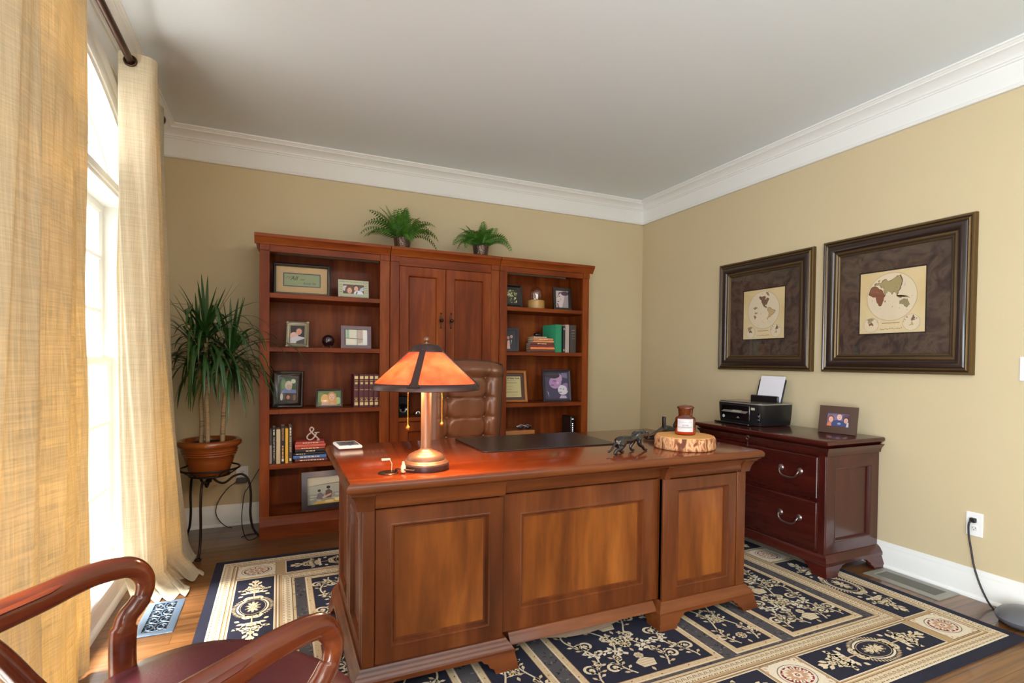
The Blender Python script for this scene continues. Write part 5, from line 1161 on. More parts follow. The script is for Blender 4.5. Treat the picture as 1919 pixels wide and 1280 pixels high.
        E(0.85, 0.7, 0.2, 0.25, (92, 70, 96)); P([(0.12, 0), (0.3, 0.45), (0.5, 0.52), (0.8, 0.4), (0.9, 0)], (58, 72, 120)); face(0.54, 0.72, 0.13, (228, 186, 172)); face(0.17, 0.52, 0.12, (230, 180, 160), (124, 70, 52)); face(0.84, 0.48, 0.11, (216, 166, 150), (70, 44, 46)); P([(0.0, 0), (0.05, 0.3), (0.2, 0.26), (0.22, 0)], (214, 120, 90)); E(0.55, 0.22, 0.08, 0.08, (150, 156, 186)); P([(0.86, 0), (0.9, 0.35), (1, 0.3), (1, 0)], (206, 208, 222))
def photo_frame(name, label, loc, rotz, W_, H_, bw, prof, fm, kind, lean=8, matw=0, matc=None, ornate=False, strut=True):
    t = thing('picture_frame', label, 'picture frame', loc, rotz)
    le = radians(lean); T = lambda u, v, n=0: (u, v*sin(le)-n*cos(le), v*cos(le)+n*sin(le))
    b = MB(); b.mitre(T, W_, H_, prof, -W_/2, 0, 0, mats=None, back=0)
    if ornate:
        for i in range(34):
            for sx in (-1, 1): b.sphere(T(sx*(W_/2-0.006), H_*(i+0.5)/34, 0.012), 0.0042, 7, 5)
        for i in range(24):
            for z in (0.006, H_-0.006): b.sphere(T(-W_/2+W_*(i+0.5)/24, z, 0.012), 0.0042, 7, 5)
        for sx in (-1, 1):
            for z in (0.008, H_-0.008):
                b.sphere(T(sx*(W_/2-0.008), z, 0.012), (0.012, 0.006, 0.012), 10, 7); b.sphere(T(sx*(W_/2-0.024), z, 0.013), (0.011, 0.005, 0.006), 9, 6); b.sphere(T(sx*(W_/2-0.008), z+(0.016 if z < H_/2 else -0.016), 0.013), (0.006, 0.005, 0.011), 9, 6)
    b.build('frame', fm, t, smooth=35)
    iw, ih = W_-2*bw, H_-2*bw
    if matw:
        m_ = MB(); m_.mitre(T, iw, ih, [(0, 0.004), (matw, 0.004), (matw, 0.003)], -iw/2, bw); m_.build('mat_board', mat(name+'_mat', matc, 0.8, var=0.08, vscale=30), t, smooth=0)
    b = MB(); photo(b, T, -iw/2+matw, bw+matw, iw-2*matw, ih-2*matw, kind, 0.0022); b.build('photograph', PRINT, t, smooth=0, recalc=False)
    if strut:
        q = MB(); h0 = H_*0.62; yb = 0.075*H_/0.2+h0*sin(le); q.add([(-0.025, h0*sin(le)+0.002, h0*cos(le)), (0.025, h0*sin(le)+0.002, h0*cos(le)), (0.03, yb, 0), (-0.03, yb, 0), (-0.025, h0*sin(le)+0.006, h0*cos(le)), (0.025, h0*sin(le)+0.006, h0*cos(le)), (0.03, yb+0.004, 0), (-0.03, yb+0.004, 0)], [(0, 1, 2, 3), (7, 6, 5, 4), (0, 4, 5, 1), (1, 5, 6, 2), (2, 6, 7, 3), (3, 7, 4, 0)]); q.build('easel_back', BLACKP, t, smooth=0)
    return t, T
ESP = mat('espresso_frame_wood', (38, 20, 18), 0.3, coat=0.3); BLKF = mat('black_frame_wood', (20, 16, 18), 0.3, coat=0.3); PLUM = mat('plum_grey_frame', (112, 92, 104), 0.4)
SILV = mat('antique_silver_frame', (150, 142, 122), 0.4, 0.75, bump=0.2, bscale=300); SAGE = print_mat('sage_lettered_frame', 0.5)
flat = lambda bw, d=0.012: [(0, 0), (0, d), (bw, d), (bw, 0.002)]
cove = lambda bw, d=0.02: [(0, 0), (0, d*0.8), (bw*0.1, d), (bw*0.25, d), (bw*0.55, d*0.55), (bw*0.85, d*0.5), (bw, d*0.4), (bw, 0.002)]
SH = [1.665, 1.301, 0.876, 0.501, 0.152]
# --- left bookcase
t, T = photo_frame('motto', 'wide dark frame with tan mat and green script motto on the top left shelf', (0.145, 4.075, SH[0]), radians(-2), 0.372, 0.222, 0.02, [(0, 0), (0, 0.03), (0.006, 0.034), (0.012, 0.034), (0.02, 0.018), (0.02, 0.002)], BLKF, 'pale', lean=3)
for ch in list(t.children):
    if ch.name.split('.')[0] == 'photograph': bpy.data.objects.remove(ch)
b = MB(); b.mitre(T, 0.332, 0.182, [(0, 0.004), (0.043, 0.004), (0.0432, 0.0055), (0.05, 0.0055), (0.05, 0.003)], -0.166, 0.02, 0, mats=[0, 1, 1, 1]); b.build('mat_board', [mat('tan_linen_mat', (196, 168, 128), 0.8, var=0.06, vscale=60), BLKF], t, smooth=0)
b = MB(); b.poly([T(-0.116, 0.07, 0.0028), T(0.116, 0.07, 0.0028), T(0.116, 0.152, 0.0028), T(-0.116, 0.152, 0.0028)], 0, (146, 158, 124))
Mx = lambda u, v, ls=3, n=0.0032, sl=0.0: Matrix(((1, sl, 0, u), (0, sin(radians(ls)), -cos(radians(ls)), v*sin(radians(ls))-n), (0, cos(radians(ls)), 0, v*cos(radians(ls))), (0, 0, 0, 1)))
b.text('All', 0.042, Mx(-0.05, 0.122, 3, 0.0032, 0.3), 0, (40, 44, 38)); b.text('our', 0.022, Mx(0.005, 0.117, 3, 0.0032, 0.3), 0, (40, 44, 38)); b.text('family life', 0.022, Mx(0.05, 0.09, 3, 0.0032, 0.3), 0, (50, 54, 46))
sw = [(-0.105, 0.115), (-0.1, 0.128), (-0.088, 0.132), (-0.08, 0.124), (-0.088, 0.117), (-0.07, 0.135), (-0.06, 0.138)]
b.tube([T(u, v, 0.0032) for u, v in sw], 0.0009, 5, 0, (40, 44, 38)); b.build('motto_print', PAPER, t, smooth=0, recalc=False)
t, T = photo_frame('lettered', 'small pale green lettered frame of a couple on the top left shelf', (0.491, 4.06, SH[0]), radians(3), 0.214, 0.133, 0.033, flat(0.033, 0.013), mat('sage_painted_frame', (186, 190, 164), 0.55, var=0.08, vscale=40), 'couple', lean=4)
b = MB(); rt_ = random.Random(5)
for (u0, u1, v) in ((-0.1, 0.1, 0.119), (-0.1, 0.1, 0.011), (-0.1, -0.08, 0.045), (-0.1, -0.078, 0.062), (-0.1, -0.08, 0.08), (-0.1, -0.078, 0.095), (0.078, 0.1, 0.045), (0.08, 0.1, 0.062), (0.078, 0.1, 0.08), (0.08, 0.1, 0.095)):
    x = u0
    while x < u1-0.004:
        w = min(rt_.uniform(0.004, 0.012), u1-x); hgt = rt_.uniform(0.0015, 0.003); b.poly([T(x, v-hgt, 0.0133), T(x+w, v-hgt, 0.0133), T(x+w, v+hgt, 0.0133), T(x, v+hgt, 0.0133)], 0, (132, 138, 116)); x += w+0.003
b.build('lettering', PAPER, t, smooth=0, recalc=False)
photo_frame('silver', 'ornate silver frame of a father and baby, tilted on the second left shelf', (0.113, 4.055, SH[1]), radians(-10), 0.15, 0.185, 0.029, [(0, 0), (0, 0.01), (0.006, 0.014), (0.012, 0.01), (0.022, 0.007), (0.026, 0.01), (0.029, 0.009), (0.029, 0.002)], SILV, 'dad', lean=12, ornate=True)
photo_frame('plum', 'plum grey wide frame with a painted window reflection on the second left shelf', (0.508, 4.05, SH[1]), radians(4), 0.213, 0.163, 0.024, flat(0.024, 0.02), PLUM, 'pale', lean=3)
photo_frame('espresso', 'tall dark frame with two stacked snapshots at the left of the third shelf', (0.055, 4.09, SH[2]), radians(-12), 0.205, 0.258, 0.048, cove(0.048, 0.026), ESP, 'two', lean=9)
photo_frame('small_dark', 'small dark frame of a blond woman and child on the third left shelf', (0.326, 4.05, SH[2]), radians(2), 0.184, 0.132, 0.016, cove(0.016, 0.014), ESP, 'woman', lean=5)
photo_frame('large_steel', 'large grey mitred frame with two people at the shore on the bottom shelf', (0.315, 4.03, SH[4]), radians(6), 0.345, 0.268, 0.037, [(0, 0), (0, 0.012), (0.037, 0.026), (0.037, 0.004)], mat('slate_grey_bevel', (74, 66, 72), 0.35, 0.3), 'beachfam', lean=6)
# --- right bookcase
photo_frame('r1', 'thick dark frame with a garden snapshot at the left of the top right shelf', (1.765, 4.07, SH[0]), radians(8), 0.18, 0.195, 0.04, cove(0.04, 0.024), BLKF, 'night', lean=7)
photo_frame('r2', 'dark frame with a black and white face on the top right shelf', (2.24, 4.08, SH[0]), radians(0), 0.178, 0.2, 0.025, flat(0.025, 0.018), BLKF, 'sepia', lean=6)
photo_frame('r3', 'dark angled frame of a couple at the left of the second right shelf', (1.745, 4.06, SH[1]), radians(-22), 0.14, 0.2, 0.02, flat(0.02, 0.016), BLKF, 'dark', lean=14)
photo_frame('r4', 'black frame of a purple toned father and baby portrait on the third right shelf', (2.196, 4.07, SH[2]), radians(0), 0.274, 0.275, 0.026, cove(0.026, 0.018), mat('charcoal_violet_frame', (52, 46, 60), 0.35, coat=0.2), 'purple', lean=7)
OAK = mat('honey_oak_frame', (172, 108, 52), 0.35, coat=0.3, var=0.12, vscale=14)
t, T = photo_frame('diploma', 'honey wood framed certificate leaning on the third right shelf behind the office chair', (1.735, 4.05, SH[2]), radians(-6), 0.31, 0.268, 0.02, [(0, 0), (0, 0.026), (0.006, 0.03), (0.02, 0.022), (0.02, 0.002)], OAK, 'pale', lean=13)
for ch in list(t.children):
    if ch.name.split('.')[0] == 'photograph': bpy.data.objects.remove(ch)
b = MB(); b.mitre(T, 0.27, 0.228, [(0, 0.004), (0.026, 0.004), (0.026, 0.002)], -0.135, 0.02, 0); b.build('mat_board', mat('dark_walnut_mat', (74, 40, 24), 0.5), t, smooth=0)
b = MB(); b.poly([T(-0.11, 0.045, 0.0026), T(0.11, 0.045, 0.0026), T(0.11, 0.224, 0.0026), T(-0.11, 0.224, 0.0026)], 0, (206, 192, 140))
M13 = lambda u, v: Mx(u, v, 13, 0.0032)
M13 = lambda u, v: Matrix(((1, 0, 0, u), (0, sin(radians(13)), -cos(radians(13)), v*sin(radians(13))-0.0032*cos(radians(13))), (0, cos(radians(13)), sin(radians(13)), v*cos(radians(13))+0.0032*sin(radians(13))), (0, 0, 0, 1)))
b.text('University of New York', 0.022, M13(0, 0.206), 0, (48, 40, 30), maxw=0.2, bold=0.0006)
for v, w in ((0.187, 0.13), (0.170, 0.15), (0.165, 0.15), (0.135, 0.08), (0.112, 0.06), (0.092, 0.17), (0.085, 0.16)): b.poly([T(-w/2, v-0.0012, 0.003), T(w/2, v-0.0012, 0.003), T(w/2, v+0.0012, 0.003), T(-w/2, v+0.0012, 0.003)], 0, (134, 120, 84))
for u in (-0.07, 0.05): b.poly([T(u-0.03, 0.062, 0.003), T(u+0.03, 0.062, 0.003), T(u+0.03, 0.064, 0.003), T(u-0.03, 0.064, 0.003)], 0, (134, 120, 84))
b.build('certificate', PAPER, t, smooth=0, recalc=False)
# --- on the file cabinet
photo_frame('cab', 'brown wooden photo frame of three people on the dark file cabinet', (3.19, 2.20, CT), radians(-80), 0.225, 0.172, 0.045, flat(0.045, 0.016), mat('brown_leather_frame', (74, 50, 40), 0.4, coat=0.1), 'group', lean=9)

# ================================================================ BOOKS
TITLEC = {}
def book(label, loc, th, dep, h, cover, title=None, tcol=(230, 220, 200), tsize=None, rot=(0, 0, 0), group=None, pages=(224, 206, 176), marks=(), name='book'):
    t = thing(name, label, 'book', loc, rot, group)
    b = MB(); ct = 0.0025
    sp = [(-th/2, 0.006), (-th/2+0.002, 0.002), (0, 0.0), (th/2-0.002, 0.002), (th/2, 0.006)]
    b.prism(sp+[(th/2, dep), (th/2-ct, dep), (th/2-ct, 0.008), (-th/2+ct, 0.008), (-th/2+ct, dep), (-th/2, dep)], lambda u, v, w: (u, v, w), 0, h, 0, cover); b.build('cover', LEATHERB, t, smooth=35)
    b = MB(); b.box(-th/2+ct, th/2-ct, 0.0085, dep-0.004, 0.004, h-0.004); b.build('pages', PAGES if pages == (224, 206, 176) else mat('pages_tone', pages, 0.85), t, smooth=0)
    if title or marks:
        b = MB(); n = 0.0006
        for (z0, z1, f, c) in marks: b.box(-th*f/2, th*f/2, -n, 0.0015, z0*h, z1*h, 0, c)
        if title:
            for (txt, zc, L) in title:
                if txt == '~':                                # lettering too small to read: a row of word-like dashes
                    zz = zc*h+L*h/2; rw = random.Random(int(L*997+th*9999))
                    while zz > zc*h-L*h/2:
                        wl_ = rw.uniform(0.008, 0.022); hw_ = (tsize or th*0.5)*0.32; b.box(-hw_, hw_, -n, 0.0015, zz-wl_, zz, 0, tcol); zz -= wl_+0.005
                    continue
                sz = tsize or th*0.62; Mt = Matrix(((0, 1, 0, 0), (0, 0, -1, -n*1.2), (-1, 0, 0, zc*h), (0, 0, 0, 1)))
                # reading downwards: local x -> -z, local y -> +x
                b.text(txt, sz, Mt, 0, tcol, maxw=L*h)
        b.build('spine_lettering', PAINT, t, smooth=0, recalc=False)
    return t
FY = 3.985
GOLDC = (220, 186, 124)
encm = [(0.86, 0.945, 0.66, (226, 200, 140)), (0.795, 0.812, 0.66, GOLDC), (0.525, 0.54, 0.66, GOLDC), (0.27, 0.285, 0.66, GOLDC), (0.185, 0.2, 0.66, GOLDC), (0.06, 0.15, 0.66, (226, 200, 140)), (0.7, 0.76, 0.5, GOLDC), (0.22, 0.245, 0.35, GOLDC)]
xs = [0.487+0.018, 0.5415, 0.5755, 0.6105, 0.6465]
enc = book('leftmost of the five maroon and gold bound volumes on the third left shelf', (xs[0], FY, SH[2]), 0.036, 0.16, 0.238, (84, 26, 34), None, rot=0, group='maroon and gold volumes', marks=encm, name='bound_volume')
for k, nm in ((1, 'second from left of the five maroon and gold bound volumes'), (2, 'middle one of the five maroon and gold bound volumes'), (3, 'fourth from left of the five maroon and gold bound volumes'), (4, 'rightmost of the five maroon and gold bound volumes behind the lamp shade')):
    dup(enc, (xs[k]+0.001, FY, SH[2]), 0, nm)
y4 = 3.99; z4 = SH[3]
bk = [('thin grey paperback at the far left of the fourth left shelf', -0.053, 0.015, 0.235, (96, 88, 92), None, None), ('black book with white spine lettering, second from left on the fourth left shelf', -0.0325, 0.022, 0.25, (22, 16, 18), [('THE ART OF THE START 2', 0.42, 0.75), ('~', 0.88, 0.12)], (226, 214, 196)),
      ('cream cloth book between two black books on the fourth shelf', -0.0055, 0.028, 0.236, (196, 178, 146), None, None), ('black book with large gold capitals on the fourth left shelf', 0.0225, 0.026, 0.256, (30, 20, 20), [('ELEVATION', 0.78, 0.34), ('~', 0.34, 0.28)], (222, 168, 110)),
      ('bright yellow book on the fourth left shelf', 0.047, 0.020, 0.24, (232, 176, 52), None, None), ('dark grey book with white lettering, rightmost of the upright books under the frames', 0.0705, 0.024, 0.258, (70, 58, 54), [('GOOD TO GREAT', 0.5, 0.42), ('~', 0.86, 0.18)], (236, 226, 208))]
for lb, x, th, h, c, ti, tc_ in bk:
    mk = [(0.06, 0.13, 0.5, (226, 214, 190))] if ti and 'gold cap' in lb or 'dark grey' in lb else ([(0.02, 0.55, 0.95, (170, 156, 156))] if 'thin grey' in lb else ())
    book(lb, (x, y4, z4), th, 0.16, h, c, ti, tc_ or (230, 220, 200), rot=(0, radians(0), 0), marks=mk)
LIE = lambda tilt=0: (0, radians(-90), radians(tilt))
zc = z4
stack = [('maroon paperback at the bottom of the stack under the ampersand', 0.021, 0.21, (104, 42, 50), [('~', 0.5, 0.7)], 0.1), ('blue book in the stack under the ampersand, second from the bottom', 0.025, 0.217, (74, 112, 176), [('~', 0.5, 0.6)], 0.088), ('thin black paperback above the blue book in the stack', 0.018, 0.2, (30, 22, 26), [('~', 0.8, 0.25)], 0.092),
         ('thick black book with title in the middle of the stack', 0.021, 0.196, (24, 18, 26), [('~', 0.5, 0.3)], 0.101), ('thin brick red book above the thick black one', 0.017, 0.194, (172, 72, 54), [('~', 0.55, 0.5)], 0.101), ('salmon red book second from the top of the stack', 0.020, 0.199, (206, 96, 80), None, 0.1), ('red book at the top of the stack directly under the ampersand', 0.018, 0.186, (186, 76, 68), [('~', 0.5, 0.5)], 0.104)]
for k, (lb, th, L, c, ti, x0) in enumerate(stack):
    book(lb, (x0+L, 4.0+0.003*(k % 3), zc+th/2), th, 0.15, L, c, ti, (240, 214, 180), tsize=th*0.5, rot=LIE(1.5*((k*7) % 3-1))); zc += th
AMPZ = zc
t = thing('ampersand_ornament', 'white metal ampersand standing on top of the stack of red books', 'ornament', (0.215, 4.055, AMPZ))
b = MB(); P = smooth_path([(0.042, 0, -0.038), (-0.005, 0, 0.012), (-0.017, 0, 0.032), (-0.006, 0, 0.048), (0.008, 0, 0.034), (-0.002, 0, 0.016), (-0.026, 0, -0.004), (-0.036, 0, -0.024), (-0.022, 0, -0.04), (0.0, 0, -0.036), (0.018, 0, -0.015), (0.03, 0, 0.01)], 8)
b.tube([(p.x, p.y, p.z+0.0465) for p in P], [0.0058]*len(P), 8, upv=(0, 1, 0)); b.box(0.014, 0.046, -0.005, 0.005, 0.054, 0.0595); b.box(0.03, 0.05, -0.005, 0.005, 0.0, 0.006); b.build('character', mat('brushed_pale_metal', (206, 188, 182), 0.35, 0.4), t, smooth=50)
zc = SH[1]
st2 = [('brown book at the bottom of the right hand stack on the second right shelf', 0.022, 0.215, (82, 44, 32)), ('orange book second from the bottom of the right hand stack', 0.020, 0.212, (226, 126, 72)), ('dark red book under the maroon one in the right hand stack', 0.018, 0.208, (120, 40, 32)), ('maroon book in the middle of the right hand stack', 0.020, 0.2, (100, 30, 26)), ('tan orange book third from the top of the right hand stack', 0.018, 0.19, (206, 136, 92)), ('tan book second from the top of the right hand stack', 0.02, 0.18, (196, 132, 88)), ('thin cream booklet on top of the right hand stack', 0.012, 0.12, (206, 184, 160))]
for k, (lb, th, L, c) in enumerate(st2):
    # these lie with the page ends to the left and the spine towards the room
    x0 = 1.915+(0.0 if k < 4 else 0.018)
    book(lb, (x0+L, 4.0, zc+th/2), th, 0.15, L, c, [('~', 0.5, 0.4)] if k in (3, 5) else None, (236, 190, 150), rot=(0, radians(-90), radians(-9 if k < 4 else -5))); zc += th
t = thing('paperweight', 'small dark round paperweight on the booklet above the second right shelf stack', 'paperweight', (1.99, 4.06, zc))
b = MB(); b.sphere((0, 0, 0.018), (0.032, 0.026, 0.018)); b.build('stone', GLOSSB, t)
t = book('bright green hardback with cream page edges on the second right shelf', (2.164, 3.99, SH[1]), 0.062, 0.2, 0.236, (46, 142, 104), rot=(0, 0, radians(8)))
book('thin black book beside the green hardback', (2.211, 3.985, SH[1]), 0.022, 0.16, 0.226, (26, 22, 24), None, rot=0, marks=[(0.05, 0.12, 0.6, (160, 160, 160)), (0.85, 0.92, 0.6, (140, 140, 140))])
book('pale grey book between the black and charcoal books', (2.243, 3.985, SH[1]), 0.038, 0.16, 0.238, (176, 160, 152), None, rot=0)
book('charcoal book at the right end of the second right shelf', (2.300, 3.985, SH[1]), 0.062, 0.17, 0.236, (66, 54, 52), None, rot=0, marks=[(0.8, 0.83, 0.5, (130, 116, 110)), (0.7, 0.72, 0.5, (130, 116, 110)), (0.6, 0.62, 0.4, (120, 106, 100)), (0.5, 0.52, 0.4, (120, 106, 100))])
# dark glass sphere, dome, and bits on the lower shelves
t = thing('glass_globe', 'dark glossy sphere on a small tripod on the second left shelf', 'ornament', (0.318, 4.05, SH[1]))
b = MB(); b.sphere((0, 0, 0.052), 0.043, 28, 18); b.build('sphere', mat('dark_agate', (38, 20, 30), 0.06, coat=1, var=0.6, vscale=30), t, smooth=180)
b = MB(); b.tube([(0.026*cos(2*pi*i/24), 0.026*sin(2*pi*i/24), 0.016) for i in range(24)], 0.003, 8, closed=True); b.build('ring', BRONZE, t)
for k in range(3):
    a = 2*pi*k/3-pi/2+0.5; b = MB(); b.tube([(0.026*cos(a), 0.026*sin(a), 0.016), (0.036*cos(a), 0.036*sin(a), 0.001)], 0.004, 8); b.build('leg', copper, t)
t = thing('glass_dome', 'glass dome on a round pale wood base on the top right shelf', 'ornament', (1.99, 4.09, SH[0]))
b = MB(); b.lathe([(0, 0), (0.072, 0), (0.075, 0.004), (0.075, 0.07), (0.07, 0.076), (0, 0.076)], 40); b.build('base', mat('pale_maple', (176, 134, 74), 0.4, coat=0.2, var=0.15, vscale=20), t)
b = MB(); b.lathe([(0.054, 0.077), (0.055, 0.13), (0.052, 0.155), (0.04, 0.178), (0.02, 0.19), (0.001, 0.194)], 40, cap=False); b.build('cloche', glass_mat('dome_glass', 0.25), t, smooth=180)
t = thing('keepsake_box', 'honey wood keepsake box on the fourth right shelf, its front edge lit', 'box', (1.80, 4.06, 0.5))
b = MB(); b.box(-0.14, 0.14, -0.07, 0.11, 0.001, 0.11); b.build('body', OAK, t, bevel=0.004)
b = MB(); b.box(-0.145, 0.145, -0.075, 0.115, 0.11, 0.15); b.build('lid', OAK, t, bevel=0.008)
t = thing('sunglasses', 'folded sunglasses lying on the honey wood box', 'sunglasses', (1.86, 4.02, 0.65))
b = MB(); b.sphere((-0.034, 0, 0.02), (0.03, 0.006, 0.019)); b.sphere((0.034, 0, 0.02), (0.03, 0.006, 0.019)); b.build('lens', mat('smoked_lens', (40, 24, 40), 0.05, coat=1), t)
b = MB(); b.tube([(-0.066, 0, 0.03), (-0.03, -0.002, 0.042), (0, -0.003, 0.034), (0.03, -0.002, 0.042), (0.066, 0, 0.03)], 0.003, 8); b.tube([(-0.066, 0, 0.03), (-0.06, 0.05, 0.016), (0.02, 0.06, 0.006)], 0.0025, 8); b.tube([(0.066, 0, 0.03), (0.06, 0.045, 0.02), (-0.02, 0.055, 0.01)], 0.0025, 8); b.build('rim', CHROME, t)
t = thing('modem', 'black upright modem with a column of small white lights', 'modem', (2.325, 4.08, 0.5))
b = MB(); b.box(-0.02, 0.02, -0.06, 0.1, 0.001, 0.245); b.build('case', BLACKP, t, bevel=0.006)
led = mat('white_indicator_light', (240, 240, 255), 0.4, emis=(240, 240, 255), estr=1.2)
for k, z in enumerate((0.222, 0.182, 0.166, 0.15, 0.134, 0.118)):
    b = MB(); b.box(-0.004-(0.004 if k == 0 else 0), 0.004+(0.004 if k == 0 else 0), -0.0615, -0.0595, z-0.0025, z+0.0025); b.build('indicator_light', led, t, smooth=0)
t = thing('wristwatch', 'silver wristwatch on the open ledge of the middle cabinet', 'watch', (0.965, 4.03, 0.79))
b = MB(); b.tube([(0.03*cos(2*pi*i/28), 0.005, 0.024+0.022*sin(2*pi*i/28)) for i in range(28)], (0.009, 0.002), 8, closed=True, upv=(0, 1, 0)); b.build('bracelet', CHROME, t)
b = MB(); b.lathe([(0, 0), (0.017, 0), (0.018, 0.003), (0.018, 0.007), (0.015, 0.009), (0, 0.009)], 24); b.v = [(x, -0.004-z, y+0.024) for x, y, z in b.v]; b.build('case', CHROME, t)
t = thing('speaker', 'small black speaker in the dark niche of the middle cabinet', 'speaker', (0.865, 4.14, 0.79))
b = MB(); b.box(-0.05, 0.05, -0.05, 0.06, 0.001, 0.15); b.build('case', BLACKP, t, bevel=0.006)
b = MB(); b.lathe([(0, 0.0), (0.03, 0.0), (0.036, 0.004), (0.038, 0.0), (0.038, -0.003), (0, -0.003)], 24); b.v = [(x, -0.051-z, y+0.06) for x, y, z in b.v]; b.build('cone', GLOSSB, t)
# ================================================================ PRINTER
t = thing('printer', 'black inkjet printer with white paper loaded on the dark file cabinet', 'printer', (2.985, 2.80, CT), -pi/2)
b = MB(); L = []                                                  # shell, narrower at the foot, in local x (right), y (back), z
for f, z in ((0.93, 0.004), (0.95, 0.02), (0.985, 0.08), (1.0, 0.135), (1.0, 0.150)):
    w = 0.205*f; y0 = 0.012*(1-f)*8; L.append([(-w, y0+0.02, z), (-w+0.02, y0, z), (w-0.045, y0, z), (w-0.012, y0+0.012, z), (w, y0+0.045, z), (w, 0.29, z), (-w, 0.29, z)])
b.rings(L, cap0=True, cap1=True); pb = b.build('body', BLACKP, t, smooth=35)
b = MB(); b.rings([[(x*k, y, z) for x, y in ((-0.207, 0.02), (-0.187, -0.002), (0.162, -0.002), (0.195, 0.011), (0.207, 0.045), (0.207, 0.292), (-0.207, 0.292))] for k, z in ((1, 0.150), (1, 0.157))], cap0=True, cap1=True); b.build('silver_trim', mat('silver_plastic', (170, 166, 158), 0.3, 0.6), t)
b = MB(); b.rings([[(x*k, 0.012+(y-0.012)*1.0, z) for x, y in ((-0.2, 0.02), (-0.18, 0.004), (0.158, 0.004), (0.188, 0.016), (0.2, 0.05), (0.2, 0.20), (-0.2, 0.20))] for k, z in ((1, 0.157), (0.98, 0.162))], cap0=True, cap1=True); b.build('scanner_lid', mat('dark_grey_lid', (52, 50, 48), 0.25, coat=0.4), t)
b = MB(); b.box(-0.165, 0.10, -0.004, 0.02, 0.03, 0.14); b.build('paper_bay', GLOSSB, t, bevel=0.006)
b = MB(); b.prism([(-0.15, 0.083), (0.075, 0.083), (0.095, 0.108), (-0.115, 0.118)], lambda u, v, w: (u, -0.012-w+(v-0.083)*0.9, v), 0, 0.006); cp = b.build('control_panel', mat('grey_control_panel', (112, 104, 98), 0.4), t, bevel=0.002)
b = MB(); b.prism([(-0.055, 0.088), (0.03, 0.088), (0.035, 0.104), (-0.045, 0.108)], lambda u, v, w: (u, -0.013-w+(v-0.083)*0.9, v), 0.006, 0.0075); b.build('display', mat('lcd_display', (150, 148, 128), 0.2), cp)
b = MB(); b.box(0.112, 0.142, -0.0045, 0.0, 0.112, 0.128); b.build('badge', mat('badge_label', (196, 192, 170), 0.4), t, bevel=0.001)
b = MB(); b.box(0.165, 0.188, 0.006, 0.02, 0.03, 0.095); b.v = [(x, y-0.008, z) for x, y, z in b.v]; cs = b.build('card_slot', GLOSSB, t, bevel=0.003)
b = MB(); b.box(0.172, 0.18, -0.0035, -0.001, 0.068, 0.08); b.box(0.17, 0.176, -0.0035, -0.001, 0.046, 0.052); b.box(0.179, 0.185, -0.0035, -0.001, 0.044, 0.054); b.build('card_opening', mat('slot_metal', (150, 150, 160), 0.3, 0.6), cs)
b = MB(); b.box(-0.19, 0.13, -0.045, 0.03, 0.001, 0.016); b.build('output_tray', GLOSSB, t, bevel=0.005)
b = MB(); b.prism([(-0.135+0.011*cos(2*pi*i/24), 0.05+0.011*sin(2*pi*i/24)) for i in range(24)], lambda u, v, w: (u, -0.0042-w, v), 0, 0.0004, 0, (214, 214, 220))
b.text('hp', 0.014, Matrix(((1, 0.2, 0, -0.135), (0, 0, -1, -0.0049), (0, 1, 0, 0.051), (0, 0, 0, 1))), 0, (30, 30, 40)); b.build('logo', PAINT, t, smooth=0, recalc=False)
b = MB(); b.box(-0.014, 0.012, -0.0046, -0.004, 0.046, 0.049, 0, (150, 150, 162)); b.box(-0.006, 0.004, -0.0046, -0.004, 0.051, 0.057, 0, (150, 150, 162)); b.build('front_lettering', PAINT, t, smooth=0, recalc=False)
b = MB(); b.box(-0.085, 0.155, 0.205, 0.222, 0.155, 0.205); b.build('feeder_guard', BLACKP, t, bevel=0.008, seg=3)
b = MB(); b.prism([(-0.07, 0.16), (0.16, 0.16), (0.16, 0.315), (0.15, 0.325), (-0.06, 0.325), (-0.07, 0.315)], lambda u, v, w: (u, 0.238+(v-0.16)*0.28+w, v), 0, 0.008); b.build('paper_support', BLACKP, t, bevel=0.002)
b = MB(); b.prism([(-0.052, 0.162), (0.155, 0.162), (0.155, 0.345), (-0.052, 0.345)], lambda u, v, w: (u, 0.23+(v-0.16)*0.28+w, v), 0, 0.003); tag(b.build('paper_stack', mat('white_paper', (226, 224, 234), 0.7), None, loc=t.location, rot=(0, 0, -pi/2)), 'sheaf of white paper standing in the feeder of the black printer', 'paper')

# ================================================================ LOG SLICE, CANDLE, PANTHER
t = thing('log_slice', 'round pine log slice with flaking bark under the amber candle jar', 'wood slice', (1.853, 2.079, DT))
bark = ramp_noise_mat('flaking_pine_bark', [(96, 52, 34), (160, 96, 58), (214, 168, 122), (150, 84, 54)], (34, 34, 12), nscale=1.0, detail=5, distortion=1.0, rough=0.8, coat=0, bump=0.6, contrast=(0.35, 0.65))
def wobf(a, k): return 1+0.012*sin(3*a+1)+0.01*sin(7*a)+0.006*sin(19*a+k)+0.005*sin(31*a+2*k)
b = MB(); b.lathe([(0.142, 0.001), (0.148, 0.004), (0.149, 0.015), (0.146, 0.03), (0.148, 0.045), (0.145, 0.057), (0.140, 0.062)], 96, wob=wobf, cap=False); b.build('bark', bark, t, smooth=60)
m, nt, bb = newmat('pine_end_grain'); N = nt.nodes.new; tc = N('ShaderNodeTexCoord'); wv = N('ShaderNodeTexWave'); wv.wave_type = 'RINGS'; wv.rings_direction = 'Z'; wv.inputs['Scale'].default_value = 26; wv.inputs['Distortion'].default_value = 2.5; rp = N('ShaderNodeValToRGB')
